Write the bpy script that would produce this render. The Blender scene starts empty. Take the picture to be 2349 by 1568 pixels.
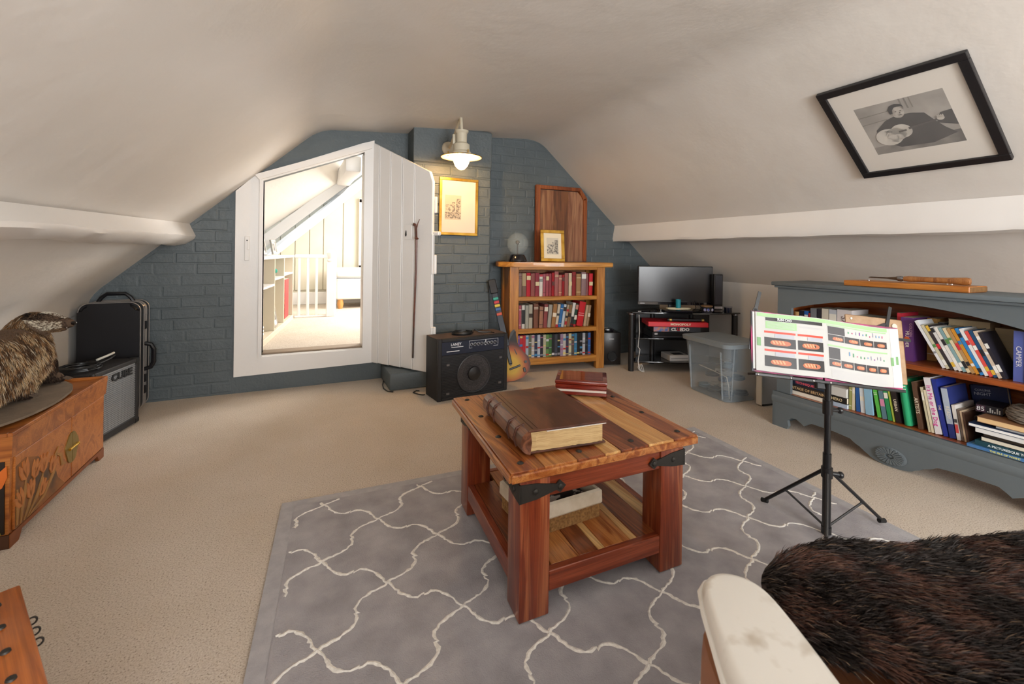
import bpy,bmesh,math,random
from mathutils import Vector,Matrix
R=math.radians
sc=bpy.context.scene
C=sc.collection
random.seed(7)
# ---------------------------------------------------------------- camera, light, exposure
YAW=R(25.5);RHO=R(0.7)
cd=bpy.data.cameras.new('camera');cam=bpy.data.objects.new('camera',cd);C.objects.link(cam)
_up=Vector((0,0,1));_d=Vector((math.sin(YAW),math.cos(YAW),0));_r=Vector((math.cos(YAW),-math.sin(YAW),0))
_u=_up*math.cos(RHO)-_r*math.sin(RHO);_r2=_r*math.cos(RHO)+_up*math.sin(RHO)
cam.matrix_world=Matrix(((_r2.x,_u.x,-_d.x,0),(_r2.y,_u.y,-_d.y,0),(_r2.z,_u.z,-_d.z,1.0),(0,0,0,1)))
cd.sensor_width=36;cd.lens=16;cd.shift_y=-(784-580)/2349;cd.clip_start=.02
cd.dof.use_dof=True;cd.dof.focus_distance=2.1;cd.dof.aperture_fstop=6.3
sc.camera=cam
sc.view_settings.view_transform='Standard';sc.view_settings.look='None'
sc.view_settings.gamma=1;sc.view_settings.use_curve_mapping=False
sc.view_settings.exposure=-.10
w=bpy.data.worlds.new('sky');sc.world=w;w.use_nodes=True
w.node_tree.nodes['Background'].inputs[0].default_value=(.75,.87,1,1);w.node_tree.nodes['Background'].inputs[1].default_value=1.0
def area(name,loc,target,sx,sy,power,col):
    l=bpy.data.lights.new(name,'AREA');l.shape='RECTANGLE';l.size=sx;l.size_y=sy;l.energy=power;l.color=col
    o=bpy.data.objects.new(name,l);C.objects.link(o);o.location=loc
    o.rotation_euler=(Vector(target)-Vector(loc)).to_track_quat('-Z','Y').to_euler();return o
area('window_light',(.9,-2.75,1.1),(1.1,1.0,2.3),1.8,1.1,186,(.965,.985,1))
area('skylight_left',(-.35,-1.0,1.30),(1.6,1.6,.5),.9,.7,13,(1,.985,.96))
area('landing_window_light',(1.75,5.4,1.5),(.2,5.4,.9),1.2,1.2,95,(1,.97,.93))
area('landing_fill',(.75,4.5,2.3),(.3,4.8,.3),.8,1.0,55,(1,.97,.93))  # added fill lamp to brighten the landing, no roof window behind it
# ---------------------------------------------------------------- materials
def lin(h):
    if not isinstance(h,str): return tuple(h)+(1,)
    h=h.lstrip('#');o=[]
    for i in (0,2,4):
        c=int(h[i:i+2],16)/255;o.append(c/12.92 if c<=.04045 else ((c+.055)/1.055)**2.4)
    return tuple(o)+(1,)
MC={}
def base(name,rough=.5,metal=0,spec=.5):
    m=bpy.data.materials.new(name);m.use_nodes=True;nt=m.node_tree;b=nt.nodes['Principled BSDF']
    b.inputs['Roughness'].default_value=rough;b.inputs['Metallic'].default_value=metal
    b.inputs['Specular IOR Level'].default_value=spec
    return m,nt,b
def noise(nt,scale,stretch=(1,1,1),detail=3,rot=(0,0,0),rough=.55):
    tc=nt.nodes.new('ShaderNodeTexCoord');mp=nt.nodes.new('ShaderNodeMapping');mp.inputs['Scale'].default_value=stretch;mp.inputs['Rotation'].default_value=rot
    n=nt.nodes.new('ShaderNodeTexNoise');n.inputs['Scale'].default_value=scale;n.inputs['Detail'].default_value=detail;n.inputs['Roughness'].default_value=rough
    nt.links.new(tc.outputs['Object'],mp.inputs[0]);nt.links.new(mp.outputs[0],n.inputs['Vector']);return n
def ramp(nt,src,stops):
    r=nt.nodes.new('ShaderNodeValToRGB');e=r.color_ramp.elements
    while len(e)<len(stops): e.new(.5)
    for el,(p,c) in zip(e,stops): el.position=p;el.color=lin(c)
    nt.links.new(src,r.inputs[0]);return r
def bump(nt,b,src,strength,dist=.01,prev=None):
    n=nt.nodes.new('ShaderNodeBump');n.inputs['Strength'].default_value=strength;n.inputs['Distance'].default_value=dist
    nt.links.new(src,n.inputs['Height'])
    if prev: nt.links.new(prev.outputs[0],n.inputs['Normal'])
    nt.links.new(n.outputs[0],b.inputs['Normal']);return n
def mat(col,rough=.55,metal=0,spec=.5,col2=None,ns=12,st=(1,1,1),bmp=0,bs=150,emit=0,lo=.35,hi=.65,coat=0):
    k=(str(col),rough,metal,spec,str(col2),ns,st,bmp,bs,emit,coat)
    if k in MC: return MC[k]
    m,nt,b=base('paint',rough,metal,spec)
    b.inputs['Base Color'].default_value=lin(col)
    if col2: nt.links.new(ramp(nt,noise(nt,ns,st).outputs[0],[(lo,col),(hi,col2)]).outputs[0],b.inputs['Base Color'])
    if bmp: bump(nt,b,noise(nt,bs,st).outputs[0],bmp,.002)
    if emit: b.inputs['Emission Color'].default_value=lin(col);b.inputs['Emission Strength'].default_value=emit
    if coat: b.inputs['Coat Weight'].default_value=coat
    MC[k]=m;return m
def wood(c1,c2,c3=None,axis=0,scale=6,rough=.4,coat=0,sp=14,bmp=.15):
    k=('w',c1,c2,c3,axis,scale,rough)
    if k in MC: return MC[k]
    m,nt,b=base('wood_grain',rough)
    st=[1,1,1];
    for i in range(3): st[i]=1 if i==axis else sp
    n=noise(nt,scale*.25,tuple(st),6);n.inputs['Distortion'].default_value=1.2
    r=ramp(nt,n.outputs[0],[(.36,c3 or c1),(.46,c1),(.56,c2),(.66,c3 or c1)])
    st2=tuple(1 if i==axis else 60 for i in range(3))
    f=noise(nt,scale,st2,4);mx=nt.nodes.new('ShaderNodeMix');mx.data_type='RGBA';mx.blend_type='MULTIPLY'
    r2=ramp(nt,f.outputs[0],[(.3,'b8b0a8'),(.6,'ffffff')])
    mx.inputs[0].default_value=.7;nt.links.new(r.outputs[0],mx.inputs[6]);nt.links.new(r2.outputs[0],mx.inputs[7]);nt.links.new(mx.outputs[2],b.inputs['Base Color'])
    bump(nt,b,f.outputs[0],bmp,.001)
    if coat: b.inputs['Coat Weight'].default_value=coat
    MC[k]=m;return m
def glass(col='ffffff',rough=.02,alpha=.25):
    m,nt,b=base('clear_plastic',rough);b.inputs['Base Color'].default_value=lin(col);b.inputs['Alpha'].default_value=alpha;return m
# ---------------------------------------------------------------- mesh helpers
class B:
    def __init__(s): s.bm=bmesh.new();s.mi=0;s.T=None
    def _fin(s,vs,fs):
        if s.T: bmesh.ops.transform(s.bm,matrix=s.T,verts=vs)
        for f in fs: f.material_index=s.mi
    def faces(s,vv,ff):
        vs=[s.bm.verts.new(v) for v in vv];fs=[]
        for f in ff:
            try: fs.append(s.bm.faces.new([vs[i] for i in f]))
            except ValueError: pass
        s._fin(vs,fs);return s
    def box(s,x0,x1,y0,y1,z0,z1,bev=0,seg=1,M=None):
        g=bmesh.ops.create_cube(s.bm,size=1)['verts']
        m=Matrix.Translation(((x0+x1)/2,(y0+y1)/2,(z0+z1)/2))@Matrix.Diagonal((x1-x0,y1-y0,z1-z0,1))
        if M: m=M@m
        bmesh.ops.transform(s.bm,matrix=m,verts=g);fs={f for v in g for f in v.link_faces}
        if bev:
            r=bmesh.ops.bevel(s.bm,geom=list({e for v in g for e in v.link_edges}),offset=bev,segments=seg,affect='EDGES',profile=.5)
            vs={v for f in r['faces'] for v in f.verts};fs={f for v in vs for f in v.link_faces};g=list({v for f in fs for v in f.verts})
        s._fin(g,fs);return s
    def prism(s,poly,pl,a0,a1,ch=0):
        n=len(poly)
        def pt(p,a): return {'xz':(p[0],a,p[1]),'xy':(p[0],p[1],a),'yz':(a,p[0],p[1])}[pl]
        vv=[pt(p,a0) for p in poly]+[pt(p,a1) for p in poly]
        ff=[tuple(range(n)),tuple(range(2*n-1,n-1,-1))]+[(i+n,(i+1)%n+n,(i+1)%n,i) for i in range(n)]
        s.faces(vv,ff);return s
    def tube(s,pts,r,n=10,closed=False,cap=True):
        pts=[Vector(p) for p in pts];k=len(pts);rs=r if isinstance(r,(list,tuple)) else [r]*k
        t0=(pts[1]-pts[0]).normalized();a=t0.orthogonal().normalized();rings=[]
        for i,p in enumerate(pts):
            if closed: t=(pts[(i+1)%k]-pts[i-1]).normalized()
            else: t=(pts[min(i+1,k-1)]-pts[max(i-1,0)]).normalized()
            a=(a-t*a.dot(t)).normalized();b=t.cross(a)
            rings.append([s.bm.verts.new(p+(a*math.cos(2*math.pi*j/n)+b*math.sin(2*math.pi*j/n))*rs[i]) for j in range(n)])
        fs=[]
        for i in range(k if closed else k-1):
            A,Bb=rings[i],rings[(i+1)%k]
            for j in range(n): fs.append(s.bm.faces.new((A[j],A[(j+1)%n],Bb[(j+1)%n],Bb[j])))
        if cap and not closed: fs.append(s.bm.faces.new(rings[0][::-1]));fs.append(s.bm.faces.new(rings[-1]))
        s._fin([v for q in rings for v in q],fs);return s
    def cyl(s,p0,p1,r,r1=None,n=16): return s.tube([p0,p1],[r,r if r1 is None else r1],n)
    def lathe(s,prof,c=(0,0,0),n=24,M=None,cap=True):
        rings=[]
        for r,z in prof: rings.append([s.bm.verts.new((c[0]+r*math.cos(2*math.pi*j/n),c[1]+r*math.sin(2*math.pi*j/n),c[2]+z)) for j in range(n)])
        fs=[]
        for A,Bb in zip(rings,rings[1:]):
            for j in range(n): fs.append(s.bm.faces.new((A[j],A[(j+1)%n],Bb[(j+1)%n],Bb[j])))
        if cap: fs.append(s.bm.faces.new(rings[0][::-1]));fs.append(s.bm.faces.new(rings[-1]))
        vs=[v for q in rings for v in q]
        if M: bmesh.ops.transform(s.bm,matrix=M,verts=vs)
        s._fin(vs,fs);return s
    def ball(s,c,r,sc_=(1,1,1),n=16,M=None):
        g=bmesh.ops.create_uvsphere(s.bm,u_segments=n,v_segments=max(6,n//2),radius=r)['verts']
        m=Matrix.Translation(c)@(M or Matrix())@Matrix.Diagonal((*sc_,1));bmesh.ops.transform(s.bm,matrix=m,verts=g)
        s._fin(g,{f for v in g for f in v.link_faces});return s
    def torus(s,c,r,t,axis='z',n=24,m=8):
        f={'z':lambda a:(c[0]+r*math.cos(a),c[1]+r*math.sin(a),c[2]),'y':lambda a:(c[0]+r*math.cos(a),c[1],c[2]+r*math.sin(a)),'x':lambda a:(c[0],c[1]+r*math.cos(a),c[2]+r*math.sin(a))}[axis]
        return s.tube([f(2*math.pi*i/n) for i in range(n)],t,m,closed=True)
    def build(s,name,m,parent=None,loc=None,smooth=35,recalc=True):
        if recalc: bmesh.ops.recalc_face_normals(s.bm,faces=s.bm.faces)
        me=bpy.data.meshes.new(name);s.bm.to_mesh(me);s.bm.free()
        for q in (m if isinstance(m,(list,tuple)) else [m]): me.materials.append(q)
        if smooth and len(me.polygons):
            me.shade_smooth();me.set_sharp_from_angle(angle=R(smooth))
        o=bpy.data.objects.new(name,me);C.objects.link(o)
        if parent: o.parent=parent
        if loc: o.location=loc
        return o
def tag(o,label,cat,group=None,kind=None):
    if label: o['label']=label
    if cat: o['category']=cat
    if group: o['group']=group
    if kind: o['kind']=kind
    return o
def thing(name,label,cat,loc=(0,0,0),rot=(0,0,0),group=None):
    o=bpy.data.objects.new(name,None);C.objects.link(o);o.location=loc;o.rotation_euler=rot if not isinstance(rot,(int,float)) else (0,0,rot)
    o.empty_display_size=.05
    return tag(o,label,cat,group)
def struct(o): o['kind']='structure';return o
def text(s,size,m,parent,M,depth=.0006,align='CENTER',sx=1,name='lettering',bold=0):
    cu=bpy.data.curves.new(name,'FONT');cu.body=s;cu.size=size;cu.align_x=align;cu.align_y='CENTER';cu.extrude=depth/2;cu.resolution_u=2;cu.offset=bold
    t=bpy.data.objects.new('t',cu);C.objects.link(t);dg=bpy.context.evaluated_depsgraph_get()
    me=bpy.data.meshes.new_from_object(t.evaluated_get(dg));bpy.data.objects.remove(t)
    me.materials.clear();me.materials.append(m);me.transform(M@Matrix.Diagonal((sx,1,1,1)))
    o=bpy.data.objects.new(name,me);C.objects.link(o);o.parent=parent;return o
def frame_M(origin,xa,ya):
    """matrix whose local x,y run along xa,ya; z is the outward normal"""
    x=Vector(xa).normalized();y=Vector(ya).normalized();zz=x.cross(y)
    return Matrix(((x.x,y.x,zz.x,origin[0]),(x.y,y.y,zz.y,origin[1]),(x.z,y.z,zz.z,origin[2]),(0,0,0,1)))
def clip(poly,a,b):
    """keep the part of poly left of the line a->b"""
    out=[];n=len(poly)
    def sd(p): return (b[0]-a[0])*(p[1]-a[1])-(b[1]-a[1])*(p[0]-a[0])
    for i in range(n):
        p,q=poly[i],poly[(i+1)%n];sp,sq=sd(p),sd(q)
        if sp>=0: out.append(p)
        if (sp>=0)!=(sq>=0):
            t=sp/(sp-sq);out.append((p[0]+(q[0]-p[0])*t,p[1]+(q[1]-p[1])*t))
    return out
# ---------------------------------------------------------------- room shell
def plaster(name,col,col2,rough=.55,b1=.25,b2=.12):
    m,nt,b=base(name,rough,spec=.35)
    nt.links.new(ramp(nt,noise(nt,1.3,detail=4).outputs[0],[(.3,col),(.7,col2)]).outputs[0],b.inputs['Base Color'])
    a=bump(nt,b,noise(nt,3.2,detail=5).outputs[0],b1,.03);bump(nt,b,noise(nt,60,detail=4).outputs[0],b2,.003,a);return m
WALLW=plaster('cream_plaster','d7d2cb','dfdad4',.5)
WHITE=plaster('white_gloss_paint','e6e3df','eeebe7',.35,.15,.1)
BLUE=plaster('slate_blue_paint','50585b','60686b',.5,.6,.8)
CARPET,nt,b=base('oatmeal_carpet',.95,spec=.1)
n1=noise(nt,210,detail=3,rough=.7);r=ramp(nt,n1.outputs[0],[(.32,'85776a'),(.43,'c9bcad'),(.6,'d8cdc0'),(.78,'e6ddd2')])
n2=noise(nt,3,detail=3);r2=ramp(nt,n2.outputs[0],[(.3,'f6f4f0'),(.7,'ffffff')])
mx=nt.nodes.new('ShaderNodeMix');mx.data_type='RGBA';mx.blend_type='MULTIPLY';mx.inputs[0].default_value=1
nt.links.new(r.outputs[0],mx.inputs[6]);nt.links.new(r2.outputs[0],mx.inputs[7]);nt.links.new(mx.outputs[2],b.inputs['Base Color'])
bump(nt,b,n1.outputs[0],.7,.004)
YB=3.684;YF=-2.9
LW,RW=-1.161,3.50
def arc(p,q,r,n=6):
    return [((1-t)**2*p[0]+2*t*(1-t)*q[0]+t*t*r[0],(1-t)**2*p[1]+2*t*(1-t)*q[1]+t*t*r[1]) for t in [i/n for i in range(n+1)]]
prof=[(LW,.598)]+arc((LW,.62),(LW,.68),(-1.10,.745),4)+arc((.08,1.83),(.162,1.903),(.27,1.911),6)+arc((1.86,2.035),(2.012,2.047),(2.10,1.971),6)+[(RW,.765)]
bb=B();Ys=[YF,0,1.2,2.4,YB]
vv=[(x,y,z) for y in Ys for x,z in prof];k=len(prof)
bb.faces(vv,[(i*k+j,i*k+j+1,(i+1)*k+j+1,(i+1)*k+j) for i in range(4) for j in range(k-1)])
struct(bb.build('ceiling',WALLW,smooth=50,recalc=False))
struct(B().box(LW-.06,LW,YF,YB,0,.60).build('wall_left',WALLW))
struct(B().box(RW,RW+.06,YF,YB,0,.80).build('wall_right',WALLW))
struct(B().box(LW-.06,RW+.06,YF,YB+.1,-.06,0).build('floor',CARPET))
gable=[(LW,0),(RW,0),(RW,.765)]+[p for p in reversed(prof[1:-1])]
def holed(outer,inner,y0,y1,name,m,parent=None):
    bm=bmesh.new();es=[]
    for loop in ([outer]+([inner] if inner else [])):
        vs=[bm.verts.new((x,y0,z)) for x,z in loop]
        for i in range(len(vs)): es.append(bm.edges.new((vs[i],vs[(i+1)%len(vs)])))
    bmesh.ops.triangle_fill(bm,edges=es,use_beauty=True)
    r=bmesh.ops.extrude_face_region(bm,geom=bm.faces[:]);bmesh.ops.translate(bm,verts=[v for v in r['geom'] if isinstance(v,bmesh.types.BMVert)],vec=(0,y1-y0,0))
    q=B();q.bm.free();q.bm=bm;return q.build(name,m,parent,smooth=0)
OPEN=[(-.206,.245),(.505,.245),(.505,1.783),(-.206,1.497)]
wb=struct(holed(gable,OPEN,YB,YB+.12,'wall_back',BLUE))
# painted bricks standing a little proud of the joints
def bricks(parent,region,x0,x1,z0,z1,yf,L=.222,Hh=.0745,dep=.0022):
    row=0;z=z0
    while z<z1:
        x=x0-(L/2 if row%2 else 0)+random.uniform(-.06,.04)
        while x<x1:
            l=L+random.uniform(-.012,.012)
            j=lambda:random.uniform(-.0025,.0025)
            p=[(max(x,x0)+.004,z+.004+j()),(min(x+l,x1)-.004,z+.004+j()),(min(x+l,x1)-.004,z+Hh-.004+j()),(max(x,x0)+.004,z+Hh-.004+j())]
            x+=l
            if p[1][0]-p[0][0]<.03: continue
            n=len(region)
            for i in range(n):
                p=clip(p,region[i],region[(i+1)%n])
                if len(p)<3: break
            if len(p)<3: continue
            cx=sum(q[0] for q in p)/len(p);cz=sum(q[1] for q in p)/len(p)
            if max(q[0] for q in p)-min(q[0] for q in p)<.02: continue
            d=dep*random.choice((.6,.8,1,1,1.3,1.8))
            m=len(p);inn=[(cx+(a-cx)*(1-.007/max(abs(a-cx),.008)) ,cz+(c-cz)*(1-.005/max(abs(c-cz),.006))) for a,c in p]
            vv=[(a,yf,c) for a,c in p]+[(a,yf-d,c) for a,c in inn]
            ff=[tuple(range(m,2*m))]+[(i,(i+1)%m,(i+1)%m+m,i+m) for i in range(m)]
            B().faces(vv,ff).build('brick',BLUE,parent,smooth=0)
        z+=Hh;row+=1
gconv=[(LW+.01,.0),(RW,.0),(RW,.76),(2.06,1.99),(1.95,2.035),(.2,1.90),(-1.08,.745),(LW+.01,.6)]
bricks(wb,gconv,LW+.01,-.385,.01,1.45,YB)
bricks(wb,gconv,1.465,RW-.02,.01,2.02,YB)
# chimney breast
ch=struct(B().box(.815,1.46,3.482,YB,0,1.995,.006).build('wall_chimney',BLUE))
B().box(.62,1.46,3.305,YB-.002,0,.125,.018,2).build('hearth_step',BLUE,ch)
B().box(.812,1.462,3.475,3.49,1.70,1.985,.004).build('plaster_panel',BLUE,ch)
bricks(ch,[(.75,.125),(1.49,.125),(1.49,1.70),(.75,1.70)],.817,1.458,.125,1.70,3.482,.23,.078,.0045)
# wall behind the camera with its window
wf=struct(holed([(LW,0),(RW,0),(RW,.765)]+[p for p in reversed(prof[1:-1])],[(.0,.6),(1.8,.6),(1.8,1.72),(.0,1.72)],YF-.06,YF,'wall_front',WALLW))
wn=struct(B().box(-.04,1.84,YF-.06,YF+.04,.55,.6,.004).box(-.04,1.84,YF-.06,YF+.04,1.72,1.77,.004).box(-.04,.0,YF-.06,YF+.04,.6,1.72,.004).box(1.8,1.84,YF-.06,YF+.04,.6,1.72,.004).box(.88,.92,YF-.03,YF+.01,.6,1.72,.004).build('window_1',WHITE))
B().box(0,1.8,YF-.015,YF-.01,.6,1.72).build('pane',glass('ffffff',.02,.08),wn)
# purlin beams
def purlin(name,pts,y0,y1,seedv,drift=0):
    rnd=random.Random(seedv);N=70;k=len(pts);vv=[];ff=[]
    ph=[rnd.uniform(0,6) for _ in range(k)]
    for i in range(N+1):
        y=y0+(y1-y0)*i/N
        for j,(x,z,a) in enumerate(pts):
            q=a*(math.sin(y*9+ph[j])*.45+math.sin(y*23+2*ph[j])*.35+rnd.uniform(-.45,.45))
            dr=(YB-y)*drift*max(0,min(1,(z-1.02)/.15));vv.append((x+q*.4-dr*.7,y,z+q-dr))
    for i in range(N):
        for j in range(k): ff.append((i*k+j,i*k+(j+1)%k,(i+1)*k+(j+1)%k,(i+1)*k+j))
    ff+= [tuple(range(k)),tuple(range((N+1)*k-1,N*k-1,-1))]
    return struct(B().faces(vv,ff).build(name,WHITE,smooth=40))
purlin('trim_1',[(-.640,1.172,.0),(-.603,1.088,.004),(-.612,1.068,.004),(-.66,1.032,.007),(-.72,1.022,.008),(-.80,1.035,.004),(-.85,1.05,0),(-.80,1.13,0)],YF,YB,1,.027)
purlin('trim_2',[(2.895,1.284,0),(2.868,1.15,.004),(2.878,1.128,.004),(2.93,1.118,.006),(3.02,1.122,.006),(3.10,1.13,.004),(3.16,1.12,0),(3.0,1.25,0)],YF,YB,2)
# ---------------------------------------------------------------- low door with its frame
fr=struct(holed([(-.374,.118),(.55,.135),(.55,1.862),(.46,1.83),(-.262,1.519),(-.374,1.405)],[(-.206,.245),(.478,.245),(.478,1.765),(-.206,1.492)],YB-.022,YB+.005,'trim_3',WHITE))
B().prism([(-.228,.248),(-.206,.245),(-.206,1.492),(-.228,1.50)],'xz',YB-.045,YB+.13).build('jamb',WHITE,fr)
B().prism([(.478,.245),(.53,.245),(.53,1.80),(.478,1.765)],'xz',YB-.004,YB+.13).build('jamb',WHITE,fr)
B().prism([(-.23,1.492),(.53,1.795),(.53,1.84),(-.26,1.525)],'xz',YB-.05,YB+.13).build('head',WHITE,fr)
B().box(-.23,.53,YB-.01,YB+.13,.225,.25,.003).build('sill',WHITE,fr)
B().box(-.206,.48,YB+.02,YB+.14,.25,.262,.004).build('threshold_strip',mat('8d7a66',.6),fr)
lt=B().box(-.316,-.286,YB-.034,YB-.02,.925,1.095,.003).build('strike_plate',WHITE,fr)
B().cyl((-.301,YB-.036,1.065),(-.301,YB-.032,1.065),.005).build('keyhole',mat('3a3632',.5),lt)
B().box(-.30,-.285,YB-.04,YB-.03,1.00,1.06,.002).build('latch_keep',WHITE,lt)
# door leaf: local x from hinge to free edge, local y = towards the room side face at -y
HX,HY=.543,3.685;dv=Vector((.896-.543,3.196-3.685,0));DW=dv.length;ang=math.atan2(dv.y,dv.x)
door=thing('door_1',None,None,(HX,HY,0),ang);struct(door)
def topz(u): return 1.852-(1.852-1.565)*u/(DW+.0)
edges=[-.026,.081,.196,.314,.432,DW]
for i in range(5):
    a,c=edges[i]+.0015,edges[i+1]-.0015
    poly=[(a,.139),(c,.135),(c,topz(c)),(a,topz(a))]
    if i==4: poly=[(a,.135),(c,.133),(c,1.505),(c-.028,topz(c-.028)),(a,topz(a))]
    o=B().prism(poly,'xz',-.012,.012)
    bmesh.ops.bevel(o.bm,geom=[e for e in o.bm.edges if all(abs(v.co.y+.012)<1e-4 for v in e.verts)],offset=.0035,segments=1,affect='EDGES')
    o.build('plank',WHITE,door,smooth=0)
    B().tube([(edges[i]+.010,-.013,.15),(edges[i]+.010,-.013,topz(edges[i]+.01)-.01)],.0022,6).build('bead',WHITE,door) if i else None
for z0,z1 in ((.30,.46),(.84,.98),(1.28,1.40)):
    B().box(.02,DW+.012,.012,.034,z0,z1,.006).build('ledge',WHITE,door)
B().box(DW-.004,DW+.05,-.002,.03,1.118,1.148,.006).build('latch_case',WHITE,door)
B().box(DW-.01,DW+.006,-.014,.012,.84,1.13,.004).box(DW-.01,DW+.006,-.014,.012,.32,.46,.004).build('edge_strip',WHITE,door)
e=B().box(.345,.415,-.0165,-.012,1.09,1.20,.002).build('latch_plate',WHITE,door)
B().ball((.362,-.019,1.128),.011,(.7,.35,1.4),10).cyl((.362,-.017,1.14),(.362,-.017,1.158),.006,.002,8).build('keyhole_cover',mat('2e2b29',.5),e)
# walking stick and thin riding crop hanging on the door
DM=Matrix.Translation((HX,HY,0))@Matrix.Rotation(ang,4,'Z')
def onD(u,o,z): return tuple(DM@Vector((u,o,z)))
brown=wood('5d2f1d','7c4227','4a2416',2,8,.35)
pts=[(.447,-.030,1.192),(.452,-.032,1.203),(.462,-.032,1.198),(.468,-.031,1.18),(.470,-.03,1.15),(.472,-.028,1.08),(.470,-.026,.9),(.462,-.024,.7),(.452,-.023,.45),(.446,-.022,.225)]
st=B().tube([onD(*p) for p in pts],[.008,.009,.009,.0085,.008,.0075,.007,.0065,.006,.0055],10).build('walking_stick',brown)
tag(st,'slim brown walking stick with curved handle hanging on the white door','walking stick')
B().tube([onD(*p) for p in pts[-2:]],[.0062,.0062],8).build('ferrule',mat('3b2c24',.5),st).hide_render=False
tw=[(.515,-.046,1.235),(.502,-.048,1.21),(.492,-.050,1.17),(.490,-.050,1.13),(.492,-.048,1.10)]
cr=B().tube([onD(*p) for p in tw],[.002,.003,.0035,.0035,.003],8).ball(onD(.490,-.052,1.10),.011,(1,1,1.1),10).ball(onD(.502,-.052,1.095),.009,(1,1,.8),10).build('hooked_twig',brown)
tag(cr,'short hooked brown twig beside the top of the walking stick','twig')
# ---------------------------------------------------------------- landing beyond the door
LF=struct(B().box(-.5,2.6,YB+.12,7.6,.2,.25).build('floor_landing',CARPET))
LWM=plaster('landing_white','e4dfd6','e8e3da',.6)
struct(B().faces([(-.75,3.8,.98),(-.75,7.6,.98),(-.75,3.8,.25),(-.75,7.6,.25)],[(0,1,3,2)]).build('wall_landing_left',LWM))
sl=1.763-.93;
struct(B().faces([(-.80,3.80,1.28),(1.6,3.80,2.36),(1.6,4.92,2.62),(-.80,4.92,.76)],[(0,1,2,3)]).build('ceiling_landing_front',LWM,smooth=0))
struct(B().faces([(-.42,4.9,.78),(-.42,7.6,.78),(1.25,4.9,2.36),(1.25,7.6,2.36)],[(0,1,3,2)]).build('ceiling_landing',LWM,smooth=0))
struct(B().faces([(1.25,3.8,2.36),(1.25,7.6,2.36),(2.6,3.8,1.1),(2.6,7.6,1.1)],[(0,1,3,2)]).build('ceiling_landing_right',LWM,smooth=0))
struct(B().faces([(2.6,3.8,1.1),(2.6,7.6,1.1),(2.6,3.8,.25),(2.6,7.6,.25)],[(0,1,3,2)]).build('wall_landing_right',LWM,smooth=0))
PAN=mat('c9c2ae',.6,col2='d0c9b6',ns=3)
fw=struct(B().box(-.8,2.6,6.95,7.0,-.3,2.4).build('wall_landing_end',PAN))
for i,x in enumerate([-.36,-.18,.0,.18,.36,.62,.95,1.28]):
    B().box(x+.004,(([-.36,-.18,.0,.18,.36,.62,.95,1.28,1.6][i+1]))-.004,6.93,6.95,.45,2.2,.005).build('panel',PAN,fw)
B().box(-.8,2.6,6.92,6.95,.25,.42,.006).build('skirting',WHITE,fw)
def rafter(name,y,xa,za,xb,zb,h,wd):
    s=(zb-za)/(xb-xa);return struct(B().prism([(xa,za),(xb,zb),(xb,zb+h),(xa,za+h)],'xz',y,y+wd).build(name,WHITE))
rafter('trim_4',4.9,-.32,.97,1.2,2.30,.13,.12)
rafter('trim_5',5.75,-.32,.82,1.2,2.19,.14,.12)
struct(B().box(.37,.50,4.0,6.9,1.66,1.80,.02,2).build('trim_6',WHITE))
w2=struct(B().box(.83,.89,6.86,6.93,.55,1.75,.004).box(.83,1.5,6.86,6.93,1.70,1.76,.004).box(.83,1.5,6.86,6.93,.75,.80,.004).build('window_2',WHITE))
B().box(.89,1.5,6.90,6.91,.8,1.7).build('pane',mat('ffffff',.3,emit=2.2),w2)
# balustrade
bl=thing('balustrade','white painted stair balustrade with turned newel on the landing','balustrade',(.0,5.62,.25))
B().box(.0,.35,-.02,.02,.665,.705,.008,2).build('handrail',WHITE,bl)
for x in (.045,.135,.225): B().box(x-.014,x+.014,-.014,.014,0,.67,.003).build('spindle',WHITE,bl)
B().box(.33,.42,-.04,.04,0,.62,.004).lathe([(.03,.62),(.045,.64),(.03,.66),(.045,.70),(.048,.73),(.03,.76),(0.001,.765)],(.375,0,0),16).build('newel_post',WHITE,bl)
B().box(.36,.44,.05,.12,0,.72,.01).build('post',WHITE,bl)
B().box(0,.35,-.025,.025,0,.02,.004).build('base_rail',WHITE,bl)
# sofa
sf=thing('sofa','white upholstered window seat behind the balustrade','sofa',(.48,6.25,.25))
B().box(0,1.1,0,.55,.12,.42,.03,3).build('base',mat('efece6',.8),sf)
B().box(-.01,1.1,-.02,.56,.395,.52,.05,4).build('seat_cushion',mat('e9e7e2',.9),sf)
B().tube([(0,-.03,.40),(.5,-.035,.395),(1.1,-.03,.40)],.008,6).build('piping',mat('6f7478',.8),sf)
for x in (.06,1.0): B().lathe([(.028,.0),(.04,.06),(.032,.12)],(x,.05,0),12).build('foot',mat('c98f4f',.4),sf)
# low shelf unit along the landing wall
sh=thing('shelf_unit','low cream painted cubby shelf along the landing wall','shelf unit',(-.222,3.95,.25),math.atan2(1.65,.222))
CR=mat('cfc4ae',.6);L=1.56  # local x along the front, local +y behind it
B().box(0,L,-.012,.24,.675,.70,.003).build('top_board',WHITE,sh)
B().box(0,L,-.004,.24,.0,.05,.003).build('plinth',CR,sh);B().box(0,L,.225,.24,0,.69).build('back_board',CR,sh)
for x in (.0,.50,.98,L-.02): B().box(x,x+.02,0,.24,.05,.675,.002).build('divider',CR,sh)
for x0,x1,z in ((.02,.5,.44),(.52,.98,.485),(1.0,L-.02,.50)): B().box(x0,x1,0,.22,z,z+.018,.002).build('shelf',WHITE,sh)
SM=Matrix.Translation((-.222,3.95,.25))@Matrix.Rotation(math.atan2(1.65,.222),4,'Z')
def onS(u,o,z): return SM@Vector((u,o,z))
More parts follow.
